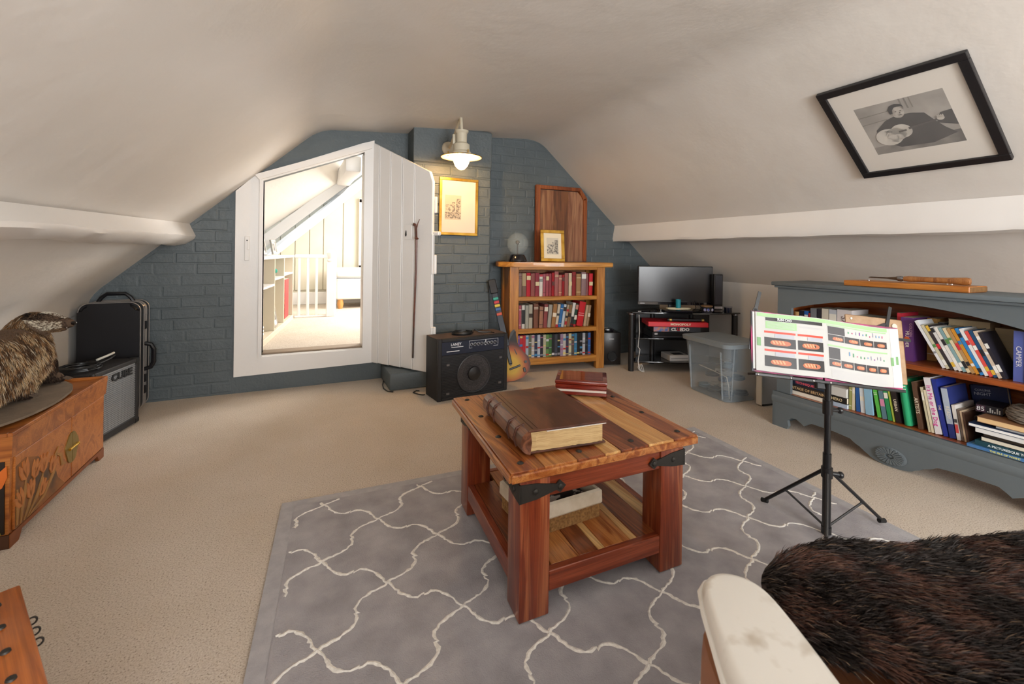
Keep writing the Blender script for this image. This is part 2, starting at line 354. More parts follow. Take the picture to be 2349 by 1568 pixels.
def flatbook(name,label,cat,u0,u1,z0,h,dep,m,rot=0,o=.03,g=None):
    t=thing(name,label,cat,onS(u0,o,z0),(0,rot,math.atan2(1.65,.222)),g)
    B().box(0,u1-u0,0,dep,0,h,.002).build('cover',m,t);B().box(.003,u1-u0-.003,.003,dep+.002,.003,h+.001).build('pages',mat('e9e2d2',.8),t);return t
flatbook('book','tall red book upright in the landing shelf','book',1.24,1.46,.051,.40,.04,mat('c23a3a',.5),0)
t=flatbook('book','spotted orange and black book beside the red one on the landing shelf','book',1.10,1.20,.051,.31,.04,mat('c87f3a',.5),0)
B().box(.0,.10,-.001,.0,.01,.30).build('spotted_spine',mat('c87f3a',.5,col2='1d1a18',ns=60,lo=.48,hi=.52),t)
def pframe(name,label,M_,w_,h_,mf,mi_,fw_=.02,cat='picture frame',grp=None,dep=.015,mb=None):
    """picture frame: M_ places its centre, x right, y up, z towards the viewer"""
    t=thing(name,label,cat,group=grp);t.matrix_world=M_
    q=B()
    for x0,x1,y0,y1 in ((-w_/2,w_/2,h_/2-fw_,h_/2),(-w_/2,w_/2,-h_/2,-h_/2+fw_),(-w_/2,-w_/2+fw_,-h_/2+fw_,h_/2-fw_),(w_/2-fw_,w_/2,-h_/2+fw_,h_/2-fw_)): q.box(x0,x1,y0,y1,0,dep,.002)
    q.build('frame',mf,t);B().box(-w_/2+.002,w_/2-.002,-h_/2+.002,h_/2-.002,.0,dep*.5).build('mount',mi_,t);return t
silver=mat('b9b4ab',.3,.8)
for u,o,zz,wd,hh,lab in ((.62,.04,.775,.2,.13,'landscape silver photo frame standing on the landing shelf unit'),(.30,.06,.775,.12,.13,'small portrait photo frame at the near end of the landing shelf unit'),(.72,.05,.17,.16,.24,'silver photo frame leaning in the lower cubby of the landing shelf'),):
    M_=Matrix.Translation(onS(u,o,zz))@Matrix.Rotation(math.atan2(1.65,.222),4,'Z')@Matrix.Rotation(R(80),4,'X')
    t=pframe('photo_frame',lab,M_,wd,hh,silver,mat('efece4',.6),.018);B().box(-wd*.28,wd*.28,-hh*.25,hh*.25,.0075,.009).build('photograph',mat('8e8478',.5,col2='3b3632',ns=25),t)
tl=B()
rr=random.Random(3)
for i in range(9): tl.ball(onS(.62+rr.uniform(0,.28),.06+rr.uniform(-.02,.04),.535+rr.uniform(0,.03)),.03,(1,1,.8),8)
tag(tl.build('cloth_bundle',mat('1f8f78',.8)),'bundle of teal cloth in a middle cubby of the landing shelf','cloth')
for i in range(3):
    t=thing('notebook',['lowest','middle','topmost'][i]+' of three thin white notebooks in the near cubby of the landing shelf','notebook',onS(.06,.04,.052+.028*i),math.atan2(1.65,.222),'white notebooks in the near cubby')
    B().box(0,.22,0,.15,0,.02,.002).build('cover',mat('d8d4dc',.6),t);B().box(.002,.222,-.001,.149,.004,.016).build('pages',mat('f2efe6',.8),t)
# ---------------------------------------------------------------- rug
gr=B();RO=Vector((-.035,1.99,0));E1=Vector((2.125,-.075,0))/2.08;E2=Vector((-.075,-.98,0))
def RG(u,v,z=0): p=RO+E1*u+E2*v;return (p.x,p.y,z)
rug=thing('rug','grey wool area rug with white ogee trellis lines under the coffee table','rug')
RB,nt,b=base('grey_wool_pile',.95,spec=.1);n=noise(nt,9,detail=5);r=ramp(nt,n.outputs[0],[(.3,'959295'),(.5,'a4a1a4'),(.72,'b3b0b2')]);nt.links.new(r.outputs[0],b.inputs['Base Color']);bump(nt,b,noise(nt,300,detail=2).outputs[0],.6,.003)
RBL=mat('b3b1b3',.95,col2='a7a5a8',ns=30,bmp=.5,bs=300,spec=.1);RL=mat('f2efe8',.95,col2='d9d5ce',ns=120,spec=.1)
RWd,RLn=2.08,3.2
def slab(u0,u1,v0,v1,z1,z0=0,q=None):
    q=q or B();vv=[RG(u0,v0,z0),RG(u1,v0,z0),RG(u1,v1,z0),RG(u0,v1,z0),RG(u0,v0,z1),RG(u1,v0,z1),RG(u1,v1,z1),RG(u0,v1,z1)]
    return q.faces(vv,[(0,3,2,1),(4,5,6,7),(0,1,5,4),(1,2,6,5),(2,3,7,6),(3,0,4,7)])
slab(.045,RWd-.045,.045,RLn-.045,.012).build('pile',RB,rug)
q=B();slab(0,RWd,0,.045,.010,0,q);slab(0,RWd,RLn-.045,RLn,.010,0,q);slab(0,.045,.045,RLn-.045,.010,0,q);slab(RWd-.045,RWd,.045,RLn-.045,.010,0,q);q.build('border',RBL,rug)
# trellis: wavy diamonds with a small step halfway along each side
rl=B();rnd=random.Random(5);PU,PV=.50,.46
def trel(p,q2):
    a,c=Vector(p),Vector(q2);n=Vector((-(c-a).y,(c-a).x)).normalized();out=[]
    for t,o in ((0,0),(.05,.001),(.13,.011),(.22,.020),(.31,.024),(.40,.022),(.455,.016),(.475,.006),(.49,-.002),(.51,.002),(.525,-.006),(.545,-.016),(.60,-.022),(.69,-.024),(.78,-.020),(.87,-.011),(.95,-.001),(1,0)): out.append(a+(c-a)*t+n*o)
    return out
pts=[]
def strip(pl,wd=.0082):
    fine=[]
    for a,c in zip(pl,pl[1:]):
        k=max(1,int((c-a).length/.008))
        for i in range(k): fine.append(a+(c-a)*i/k)
    fine.append(pl[-1]);prev=None
    for i,p in enumerate(fine):
        if not(.05<p.x<RWd-.05 and .05<p.y<RLn-.05): prev=None;continue
        d=(fine[min(i+1,len(fine)-1)]-fine[max(i-1,0)]).normalized();n=Vector((-d.y,d.x));j=rnd.uniform(-.0022,.0022);h=wd*rnd.uniform(.28,.80)
        cur=[rl.bm.verts.new(RG(*(p+n*(h+j)),.0122)),rl.bm.verts.new(RG(*(p+n*j),.0142)),rl.bm.verts.new(RG(*(p-n*(h-j)),.0122))]
        if prev: rl.bm.faces.new((prev[0],prev[1],cur[1],cur[0]));rl.bm.faces.new((prev[1],prev[2],cur[2],cur[1]))
        prev=cur
for i in range(-1,12):
    for j in range(-1,19):
        if (i+j)%2: continue
        a=(.152+.183*i,.08+.176*j)
        strip(trel(a,(a[0]+.183,a[1]+.176)));strip(trel((a[0]+.183,a[1]-.176),a))
tag(rl.build('trellis_line',RL,rug,recalc=False),None,None,kind='stuff')
# ---------------------------------------------------------------- coffee table
SHES=[wood('6f3418','94502a','552512',1,7,.32,.3),wood('a65f2c','c07f45','8a4820',1,6,.32,.3),wood('d2a063','c28a4c','e0b679',1,5,.32,.3),wood('8a4722','b56f38','6b3218',1,9,.32,.3)]
LEGW=wood('77301a','8d4020','a8603a',2,5,.35,.3);RAILX=wood('82381d','96482a','6e2c18',0,6,.35,.3);RAILY=wood('82381d','96482a','6e2c18',1,6,.35,.3)
IRON=mat('3d3a36',.55,.6,bmp=.4,bs=80)
tb=thing('coffee_table','square reddish hardwood coffee table with iron corner straps standing on the grey rug','coffee table',(.515,1.068,.0))
TM=Matrix(((1,.086,0,0),(-.012,1,0,0),(0,0,1,0),(0,0,0,1)))
def TB(): q=B();q.T=TM;return q
TW,TD=.658,.652;TZ=.425
us=[0,.10,.205,.30,.355,.46,.56,TW]
ms=[0,1,3,2,0,2,3,0]
for i in range(7):
    q=TB();q.box(us[i]+.0006,us[i+1]-.0006,0,TD,TZ-.028,TZ-.0,.0015);o=q.build('top_plank',SHES[[3,1,0,2,0,2,3][i]],tb)
q=TB()
for p in ([0,-.006,TW,.002],[0,TD-.002,TW,TD+.006],[-.006,0,.002,TD],[TW-.002,0,TW+.006,TD]): q.box(p[0],p[2],p[1],p[3],TZ-.028,TZ-.006,.003)
q.build('rounded_edge',SHES[1],tb)
q=0
for i in range(4):
    for j in range(4):
        if 0<i<3 and 0<j<3: continue
        x=.045+(TW-.09)*i/3;y=.045+(TD-.09)*j/3
        k=TB();k.lathe([(.009,0),(.010,.001),(.006,.004),(.0005,.005)],(x,y,TZ-.0005),12);k.build('iron_stud',IRON,tb)
LX=[(.030,.122),(.515,.607)];LY=[(.008,.10),(.535,.627)]
for xi,(x0,x1) in enumerate(LX):
    for yi,(y0,y1) in enumerate(LY):
        k=TB();k.box(x0,x1,y0,y1,.0148,TZ-.028,.004,2);k.build('leg',LEGW,tb)
        # strap round the outer corner, ending in a forged point
        sx=-1 if xi==0 else 1;sy=-1 if yi==0 else 1;cx=x0 if xi==0 else x1;cy=y0 if yi==0 else y1
        z0,z1=.335,.385
        k=TB()
        poly=[(cx,z0),(cx,z1),(cx-sx*.05,z1-.004),(cx-sx*.11,z1-.017),(cx-sx*.122,z1-.008),(cx-sx*.14,(z0+z1)/2),(cx-sx*.122,z0+.008),(cx-sx*.11,z0+.017),(cx-sx*.05,z0+.004)]
        k.prism(poly,'xz',cy+sy*.0035,cy-sy*.002)
        poly=[(cy+sy*.0035,z0),(cy+sy*.0035,z1),(cy-sy*.05,z1-.004),(cy-sy*.10,z1-.017),(cy-sy*.112,z1-.008),(cy-sy*.13,(z0+z1)/2),(cy-sy*.112,z0+.008),(cy-sy*.10,z0+.017),(cy-sy*.05,z0+.004)]
        k.prism(poly,'yz',cx+sx*.0035,cx-sx*.002);st=k.build('iron_strap',IRON,tb)
        k=TB()
        for dx in (.045,.122): k.ball((cx-sx*dx,cy+sy*.004,(z0+z1)/2),.009,(1,.6,1),8)
        for dy in (.04,.112): k.ball((cx+sx*.004,cy-sy*dy,(z0+z1)/2),.009,(.6,1,1),8)
        k.build('rivet',IRON,st)['kind']='stuff'
k=TB();k.box(.122,.515,.014,.036,.335,.397,.002).build('apron',RAILX,tb)
k=TB();k.box(.122,.515,.599,.621,.335,.397,.002).build('apron',RAILX,tb)
k=TB();k.box(.036,.058,.10,.535,.335,.397,.002).build('apron',RAILY,tb)
k=TB();k.box(.579,.601,.10,.535,.335,.397,.002).build('apron',RAILY,tb)
k=TB();k.box(.122,.515,.010,.034,.075,.13,.002).build('shelf_rail',RAILX,tb)
k=TB();k.box(.122,.515,.601,.625,.075,.13,.002).build('shelf_rail',RAILX,tb)
k=TB();k.box(.032,.056,.10,.535,.075,.13,.002).build('shelf_rail',RAILY,tb)
k=TB();k.box(.581,.605,.10,.535,.075,.13,.002).build('shelf_rail',RAILY,tb)
us=[.056,.14,.235,.30,.325,.42,.445,.53,.581]
for i in range(8):
    k=TB();k.box(us[i]+.0006,us[i+1]-.0006,.034 if .1<us[i]<.5 else .10,.601 if .1<us[i]<.5 else .535,.108,.1285,.0015);k.build('shelf_plank',SHES[[0,1,0,2,1,2,0,2][i]],tb)
# big old book
OLD=wood('4a2618','643723','38190f',1,10,.35,.2,sp=2,bmp=.5);PG=mat('c9ad7c',.8,col2='a98a5c',ns=10,st=(1,1,60),bmp=.5,bs=8)
bk=thing('antique_book','large thick antique leather book with ragged page edges on the coffee table','book',(.588,1.14,TZ+.005),R(-5))
W_,D_,H_=.268,.365,.068
B().box(.012,W_,0,D_,0,.006,.002).build('back_cover',OLD,bk);B().box(.012,W_+.004,-.003,D_+.003,H_-.006,H_,.002).build('front_cover',OLD,bk)
rnd=random.Random(4);N=26;vv=[];ff=[]
for j in range(2):
    for i in range(N+1):
        x=.02+(W_-.03)*i/N
        for zz in (.006,.02,.035,.05,H_-.006): vv.append((x,(.006+rnd.uniform(-.003,.003)) if j==0 else D_-.006,zz))
k5=5
for i in range(N):
    for z_ in range(4): ff.append((i*k5+z_,(i+1)*k5+z_,(i+1)*k5+z_+1,i*k5+z_+1))
pg=B().faces(vv,ff);pg.box(.02,W_-.008,.008,D_-.006,.006,H_-.0062).build('page_block',PG,bk)
B().prism([(.02,.0),(.006,.004),(-.006,.015),(-.010,H_/2),(-.006,H_-.015),(.006,H_-.004),(.02,H_),(.024,H_/2)],'xz',-.002,D_+.002).build('spine',wood('6a4230','84563c','50301f',1,10,.3,.3),bk)
q=B();
for y in (.05,.11,.25,.31): q.tube([(-.004,y,.008),(-.012,y,H_/2),(-.004,y,H_-.008),(.02,y,H_+.001)],.0035,6)
q.build('raised_band',OLD,bk)['kind']='stuff'
B().box(.07,W_-.002,-.004,.02,H_-.0075,H_-.0062).build('white_endpaper',mat('e6e1da',.7),bk)
q=B();q.box(.03,.032,.01,D_-.01,H_,H_+.001);q.box(.045,.046,.01,D_-.01,H_,H_+.001);q.build('tooled_line',mat('2d1610',.5),bk)
# two stacked mahogany boxes
MAH=wood('6a1d12','7f2a1a','541409',0,6,.18,.7)
for nm,z0,h,lab,extra in (('wooden_box',TZ+.005,.026,'lower flat mahogany box with pale edge on the back of the coffee table',0),('wooden_box',TZ+.0315,.030,'upper flat glossy mahogany box stacked on another on the coffee table',1)):
    t=thing(nm,lab,'box',(.962,1.592,z0),R(-36))
    B().box(0,.205,0,.165,0,h*.5,.002).build('box_base',MAH,t)
    if extra: B().box(-.002,.207,-.002,.167,h*.5+.001,h,.004,2).build('lid',MAH,t);B().box(.015,.19,.012,.153,h,h+.0015,.001).build('lid_panel',wood('7c3015','94401f','6a2410',0,5,.12,.9),t)
    else: B().box(.002,.203,.002,.163,h*.5,h*.85,.001).build('pale_edge',mat('cbbfb3',.4),t);B().box(0,.205,0,.165,h*.85,h,.001).build('lid',MAH,t)
# basket on the lower shelf
bs=thing('wicker_basket','small wicker basket with cream cloth liner on the lower table shelf','basket',(.66,1.225,.129),R(3))
q=B();BW,BD=.262,.19
per=[(0,0),(BW,0),(BW,BD),(0,BD)]
path=[]
for (a,c),(e,f) in zip(per,per[1:]+per[:1]):
    k=int(math.hypot(e-a,f-c)/.0052)
    for i in range(k): path.append((a+(e-a)*i/k,c+(f-c)*i/k))
for (x,y) in path: q.tube([(x,y,.0),(x+.001,y,.024),(x-.002,y,.05)],.0026,5)
q.build('wicker_side',mat('a87f4c',.7,col2='7c5830',ns=120),bs);bs.children[0]['kind']='stuff'
B().box(.004,BW-.004,.004,BD-.004,.0,.006).build('base',mat('7c5830',.7),bs)
CL=mat('d9cdb8',.9,col2='c9bba3',ns=20,bmp=.3)
q=B()
for i in range(4):
    (a,c),(e,f)=per[i],per[(i+1)%4];nx,ny=(f-c),-(e-a);l=math.hypot(nx,ny);nx/=l;ny/=l
    prevs=None
    for t_,zz in ((.004,.044),(.008,.05),(.007,.088),(.0,.094),(-.006,.090),(-.006,.02)):
        cur=[q.bm.verts.new((a+nx*t_-(e-a)/l*t_,c+ny*t_-(f-c)/l*t_,zz)),q.bm.verts.new((e+nx*t_+(e-a)/l*t_,f+ny*t_+(f-c)/l*t_,zz))]
        if prevs: q.bm.faces.new((prevs[0],prevs[1],cur[1],cur[0]))
        prevs=cur
q.build('cloth_liner',CL,bs)
cn=B().box(.71,.90,1.245,1.40,.150,.192,.006,2).build('cloth',mat('1d1c1f',.7,col2='b9b2a8',ns=26,lo=.54,hi=.58))
tag(cn,'black and white patterned cloth folded inside the wicker basket','cloth')
# ---------------------------------------------------------------- music stand
BK=mat('141416',.35,spec=.5);ms_=thing('music_stand','black folding tripod music stand holding an open music book','music stand',(1.722,.978,.0))
B().cyl((0,0,.02),(0,0,.30),.0135).cyl((0,0,.30),(0,0,.555),.0105).build('pole',BK,ms_)
B().cyl((0,0,.215),(0,0,.25),.018).cyl((.0,0,.23),(.035,-.02,.225),.008).ball((.04,-.023,.224),.012,n=8).build('leg_collar',BK,ms_)
B().cyl((0,0,.44),(0,0,.49),.016).cyl((0,0,.455),(.035,-.015,.452),.006).ball((.042,-.018,.452),.012,(1,1,1),8).build('height_clamp',BK,ms_)
B().cyl((0,0,.016),(0,0,.04),.016).build('pole_foot',BK,ms_)
for dx,dy in ((-.023,.232),(.262,-.055),(-.222,-.126)):
    l=B().tube([(dx*.07,dy*.07,.232),(dx*.97,dy*.97,.025)],.0062,8).build('leg',BK,ms_)
    B().tube([(dx*.90,dy*.90,.030),(dx*1.0,dy*1.0,.026)],.0085,10).build('rubber_foot',mat('0c0c0c',.8),l)
    B().tube([(0,0,.035),(dx*.60,dy*.60,.105)],.0038,6).ball((dx*.6,dy*.6,.105),.006,n=6).build('strut',BK,ms_)
# desk frame: X along the ledge, Yv up the tilted back
Xv=Vector((.9026,-.4305,-.105)).normalized();Zn=Vector((-.43,-.9026,.0)).normalized();Yv=Vector((0,0,1))
Yv=(Vector((0,0,1))*math.cos(R(14))+Vector((.43,.9026,0))*math.sin(R(14)));Yv=(Yv-Xv*Yv.dot(Xv)).normalized();Nv=Xv.cross(Yv)
DO=Vector((1.708,.985,.558));DMx=frame_M(DO,Xv,Yv);LOC=Matrix.Translation((-1.722,-.978,0))@DMx
q=B();q.T=LOC
q.box(-.265,.265,-.010,-.0012,-.016,0.036,.001)
q.build('ledge',BK,ms_)
q=B();q.T=LOC
q.tube([(0,0,-.010),(0,.215,-.010)],.006,8)
for s in (-1,1):
    q.box(-.006,.006,0,.27,-.006,-.003,M=Matrix.Translation((0,.12,0))@Matrix.Rotation(s*R(66),4,'Z')@Matrix.Translation((0,-.0,0)))
    q.box(-.006,.006,.0,.10,-.006,-.003,M=Matrix.Translation((s*.245,.2,0))@Matrix.Rotation(s*R(14)*(-1 if s>0 else 1),4,'Z'))
    q.box(-.006,.006,-.14,.0,-.006,-.003,M=Matrix.Translation((s*.245,.22,0))@Matrix.Rotation(s*R(6),4,'Z'))
q.box(.245,.335,.175,.185,-.006,-.003)
q.build('back_frame',BK,ms_)
q=B();q.T=LOC;q.box(-.022,.022,-.03,.012,-.022,-.004,.003).build('tilt_bracket',BK,ms_)
q=B();q.T=LOC
for x in (-.255,-.14,-.06,.0): q.ball((x,-.006,.0365),.0042,(1,1,.6),8)
q.build('rivet',mat('b5b5b5',.3,1),ms_)['kind']='stuff'
# open music book, pages as curved sheets
mb=thing('music_book','open chord book with green edged pages and hand photographs on the music stand','book')
mb.matrix_world=DMx
def PS(side,u,v,off=0):
    """page surface: u 0 spine..1 edge, v 0 bottom..1 top"""
    wd=.248 if side<0 else .270
    zc=.022+.020*math.sin(math.pi*min(1,u*1.15))**1.0*(.55+.45*(1-u)) -.010*u
    droop=.010*math.sin(math.pi*u)*(1 if side>0 else .35)
    return (side*u*wd, .010+v*.208-droop*(.7)+ (0 if side<0 else -.004*u), zc+off)
def sheet(side,u0,u1,v0,v1,off,q,nu=10):
    nu=max(1,int((u1-u0)*14)+1);A=[]
    for i in range(nu+1):
        u=u0+(u1-u0)*i/nu;A.append((q.bm.verts.new(PS(side,u,v0,off)),q.bm.verts.new(PS(side,u,v1,off))))
    for a,c in zip(A,A[1:]):
        f=q.bm.faces.new((a[0],c[0],c[1],a[1]))
PAPER=mat('bab9b5',.6)
for side,lab in ((-1,'left_pages'),(1,'right_pages')):
    q=B();N=14
    for i in range(N):
        u0,u1=i/N,(i+1)/N;vs=[]
        for u in (u0,u1):
            for v in (0,1):
                p=PS(side,u,v);vs.append(p);vs.append((p[0],p[1],.004+.006*u))
        q.faces(vs,[(0,4,6,2),(1,3,7,5),(0,1,5,4),(2,6,7,3)]+([(4,5,7,6)] if i==N-1 else []))
    bmesh.ops.remove_doubles(q.bm,verts=q.bm.verts,dist=1e-5);q.build(lab,PAPER,mb)
q=B().box(-.260,-.003,.004,.222,-.001,.003,.001).box(.003,.283,.0,.220,-.001,.003,.001);q.build('cover',mat('c7467c',.5,col2='2a2a30',ns=9),mb)
q=B();sheet(1,.98,1.04,.0,.98,-.008,q);sheet(1,.9,1.02,.0,1,.0008,q);sheet(-1,.97,1.03,.02,1.0,-.006,q);q.build('page_edge',mat('dad8d3',.6),mb,recalc=False)['kind']='stuff'
o1=.0008
def prt(col,items,name='print',o=o1):
    q=B()
    for it in items: sheet(*it,o,q)
    m=q.build(name,mat(col,.5),mb,recalc=False);m['kind']='stuff';return m
GRN='98bd88'
prt(GRN,[(-1,0.0,.98,.93,.99),(1,0,.86,.93,.99),(-1,.45,.86,.735,.86),(1,.02,.84,.55,.575),(1,.02,.84,.90,.915)],'green_band')
prt('6f9a66',[(1,.885,.925,.36,.50),(-1,.93,.985,.42,.56),(1,.955,.99,.38,.52)],'green_tab',.0012)
prt('2c2a2b',[(-1,.05,.86,.87,.925),(-1,.05,.44,.42,.58),(-1,.47,.88,.42,.58),(-1,.05,.44,.09,.27),(-1,.47,.88,.09,.27)],'dark_photo')
prt('3a3637',[(1,.03,.215,.64,.75),(1,.225,.42,.64,.75),(1,.43,.625,.64,.75),(1,.635,.84,.64,.75),(1,.03,.16,.21,.33),(1,.17,.32,.21,.33),(1,.33,.49,.21,.33),(1,.50,.66,.21,.33),(1,.67,.84,.21,.33),(1,.03,.23,.76,.89),(1,.03,.16,.34,.53)],'dark_photo')
prt('d8432f',[(-1,.05,.44,.655,.69),(-1,.47,.88,.655,.69),(-1,.05,.44,.345,.38),(-1,.47,.88,.345,.38)],'red_bar')
prt('a9abb3',[(-1,.06,.30,.59,.65),(-1,.49,.74,.59,.65),(-1,.06,.30,.28,.34),(-1,.49,.74,.28,.34)],'chord_grid')
rn=random.Random(9)
def ppoly(side,pts,q,off):
    q.faces([PS(side,u,v,off) for u,v in pts],[tuple(range(len(pts)))])
qh=B();qf=B()
hands=[(-1,a,z,.30,.13) for a in (.10,.52) for z in (.435,.105)]+[(1,a+.04,.645,.14,.085) for a in (.03,.225,.43,.635)]+[(1,a+.02,.22,.12,.09) for a in (.03,.17,.33,.50,.67)]
for s_,u,v,wu,hv in hands:
    ppoly(s_,[(u+wu*(.5+.45*math.cos(t)),v+hv*(.48+.42*math.sin(t)*(1+.2*math.cos(2*t)))) for t in [i*math.pi/7 for i in range(14)]],qh,.0014)
    for k in range(4):
        x0=u+wu*(.30+.14*k);ppoly(s_,[(x0,v+hv*.35),(x0+wu*.08,v+hv*.30),(x0+wu*.16,v+hv*.75),(x0+wu*.09,v+hv*(.82-.03*k))],qf,.0017)
qh.build('hand_picture',mat('b5694a',.5),mb,recalc=False)['kind']='stuff';qf.build('hand_picture',mat('dc9a72',.5),mb,recalc=False)['kind']='stuff'
its={c:[] for c in ('5a8fc0','c04a7a','8a4a9a','4a9a6a','9a9aa8')}
for i in range(22):
    c=rn.choice(list(its));u=.27+.55*(i%11)/11;v=(.80 if i<11 else .42)+rn.uniform(0,.02);its[c].append((1,u,u+.012,v,v+rn.uniform(.02,.07)))
for c,l in its.items(): prt(c,l,'chord_diagram',.0012)
prt('b9b6b8',[(1,.05,.8,.03+.022*i,.036+.022*i) for i in range(7)]+[(-1,.48,.84,.755+.02*i,.76+.02*i) for i in range(5)]+[(-1,.08,.40,.80+.02*i,.806+.02*i) for i in range(2)],'text_line',.0016)
text('SUS4 CHORDS',.0115,mat('f4f4f2',.5),mb,frame_M(PS(-1,.58,.897,.0035),(1,0,-.03),(0,1,0)),bold=.0002)
# brown clipboard on the stand behind the book
cbx=thing('clipboard','brown hardboard clipboard propped behind the open music book','clipboard');cbx.matrix_world=DMx
B().box(.10,.312,.02,.252,-.012,-.008,.004,2,M=None).build('board',mat('a88b6d',.6,col2='98795a',ns=30),cbx)
B().cyl((.28,.226,-.008),(.28,.226,-.004),.010).build('eyelet',mat('c9c3b8',.3,.8),cbx)
B().cyl((.12,.238,-.008),(.12,.238,-.005),.004).build('screw',mat('c9c3b8',.3,.8),cbx)
# ---------------------------------------------------------------- wall lamp
lp=thing('wall_lamp','cream metal wall lantern with glass bulb and flared shade on the chimney breast','wall lamp',(1.075,3.12,1.69))
CRM=mat('c9c0aa',.4,bmp=.1)
B().lathe([(.010,.195),(.05,.185),(.048,.175),(.040,.165),(.038,.10),(.058,.085),(.060,.04),(.072,.025),(.072,.018)],n=28).build('body',CRM,lp)
B().lathe([(.072,.020),(.146,-.004),(.147,-.008),(.070,.012)],n=36,cap=False).build('flared_shade',mat('d8cfb8',.4),lp)
B().torus((0,0,-.006),.146,.0025,'z',36,6).build('shade_rim',mat('c89a3c',.3,.8),lp)
B().tube([(0,0,.19),(-.005,.0,.255),(.0,.02,.29),(.008,.06,.29),(.01,.12,.25),(.01,.25,.16),(.015,.345,.13)],.011,10).build('gooseneck_arm',CRM,lp)
B().ball((.0,.0,.0),.05,(1,1,.3)).build('hidden',CRM,lp) if 0 else None
B().lathe([(.001,0),(.052,.0),(.056,.008),(.05,.018),(.02,.03),(.001,.03)],n=20,M=Matrix.Translation((.015,.36,.13))@Matrix.Rotation(R(90),4,'X')).build('wall_plate',CRM,lp)
q=B().box(-.055,-.03,.03,.05,.09,.165,.006,2);q.tube([(-.04,.04,.15),(-.02,.03,.19),(0,.02,.2)],.006,8);q.build('bracket_scroll',CRM,lp)
q=B()
for a in (40,160,280): q.cyl((.095*math.cos(R(a)),.095*math.sin(R(a)),.0),(.095*math.cos(R(a)),.095*math.sin(R(a)),.035),.004,n=8)
q.build('brass_screw',mat('c89a3c',.3,.9),lp)
gm,nt,b=base('frosted_glass_lit',.1);b.inputs['Base Color'].default_value=(1,.85,.6,1);b.inputs['Emission Color'].default_value=(1,.80,.42,1);b.inputs['Emission Strength'].default_value=2.6;b.inputs['Alpha'].default_value=.45
B().lathe([(.060,.012),(.062,-.005),(.058,-.035),(.045,-.068),(.025,-.09),(.001,-.098)],n=24,cap=False).build('glass_globe',gm,lp)
pl_=bpy.data.lights.new('lamp_bulb','POINT');pl_.energy=24;pl_.color=(1,.60,.24);pl_.shadow_soft_size=.022;po=bpy.data.objects.new('lamp_bulb',pl_);C.objects.link(po);po.location=(1.075,3.12,1.672)
# ---------------------------------------------------------------- framed etching on the chimney breast
GOLD=mat('a87a28',.32,.85,col2='cfa44a',ns=10);MNT=mat('d8ccba',.7)
pc=pframe('picture_frame','gold framed etching of a ruined castle hung on the chimney breast behind the door','picture') if 0 else None
pc=pframe('framed_etching','gold framed etching of an old tower hung on the chimney breast below the lamp',frame_M((1.178,3.476,1.363),(1,0,-.015),(0,0,1)),.325,.455,GOLD,MNT,.022,'picture')
def etch(par,x0,x1,y0,y1,z,seed,light='b9ab92',dark='4c4237'):
    rn=random.Random(seed);B().box(x0,x1,y0,y1,z,z+.0008).build('etching_print',mat(light,.7),par)
    q=B();w_,h_=x1-x0,y1-y0
    q.box(x0+w_*.02,x1-w_*.02,y0+h_*.05,y0+h_*.30,z+.0008,z+.0012);q.box(x0+w_*.45,x0+w_*.62,y0+h_*.3,y0+h_*.72,z+.0008,z+.0012);q.box(x0+w_*.68,x0+w_*.95,y0+h_*.3,y0+h_*.86,z+.0008,z+.0012)
    for i in range(10): q.ball((x0+w_*rn.uniform(.1,.4),y0+h_*rn.uniform(.3,.6),z+.0008),w_*rn.uniform(.04,.1),(1,1,.02),8)
    q.build('etching_drawing',mat(dark,.8,col2=light,ns=90,lo=.42,hi=.6),par)
etch(pc,-.115,.02,-.105,.09,.0078,2)
B().box(-.14,.14,-.205,.205,.0095,.0103).build('glazing',glass('ffffff',.03,.06),pc)
# large black frame on the sloping ceiling
nrm=Vector((-.8615,0,-1)).normalized()
pr=pframe('framed_photograph','large black framed monochrome photograph hung on the sloping right ceiling','picture',frame_M((2.515,1.095,1.6136),(0,-1,0),Vector((-1,0,.8615))),.555,.560,mat('17161a',.35),mat('e2ddd4',.6),.035,'picture') if 0 else None
Yp=Vector((-1,0,.8615)).normalized();Xp=Vector((0,-1,0));Np=Xp.cross(Yp)
ctr=Vector((2.512,1.095,2.047-.8615*(2.512-2.012)))+Np*.004
pr=pframe('framed_photograph','large square black framed monochrome photograph on the sloping right ceiling',frame_M(ctr,Xp,Yp),.552,.562,mat('17161a',.35),mat('d9d3ca',.6),.034,'picture',dep=.022)
# generic seated guitar player, flat greys inside the mount
Z0=.0112
B().box(-.165,.165,-.145,.145,.0105,Z0).build('photo_ground',mat('a9a49d',.6,col2='8a857f',ns=7),pr)
def shp(name,col,polys,z,col2=None,ns=20):
    q=B()
    for p in polys: q.prism(p,'xy',z,z+.0004)
    q.build(name,mat(col,.6,col2=col2,ns=ns),pr)
def oval(cx,cy,rx,ry,n=20,a=0): return [(cx+rx*math.cos(2*math.pi*i/n)*math.cos(a)-ry*math.sin(2*math.pi*i/n)*math.sin(a),cy+rx*math.cos(2*math.pi*i/n)*math.sin(a)+ry*math.sin(2*math.pi*i/n)*math.cos(a)) for i in range(n)]
shp('photo_floor','8d8780',[[(-.165,-.145),(.165,-.145),(.165,-.075),(-.165,-.10)]],Z0,'57524d',8)
shp('photo_wall_board','75706a',[[(-.165,.085),(-.02,.095),(-.02,.098),(-.165,.089)],[(-.165,.04),(-.06,.05),(-.06,.053),(-.165,.043)],[(.01,.145),(.016,.145),(.016,.09),(.01,.09)],[(.028,.145),(.034,.145),(.034,.088),(.028,.088)],[(.046,.145),(.05,.145),(.05,.088),(.046,.088)]],Z0+.0002)
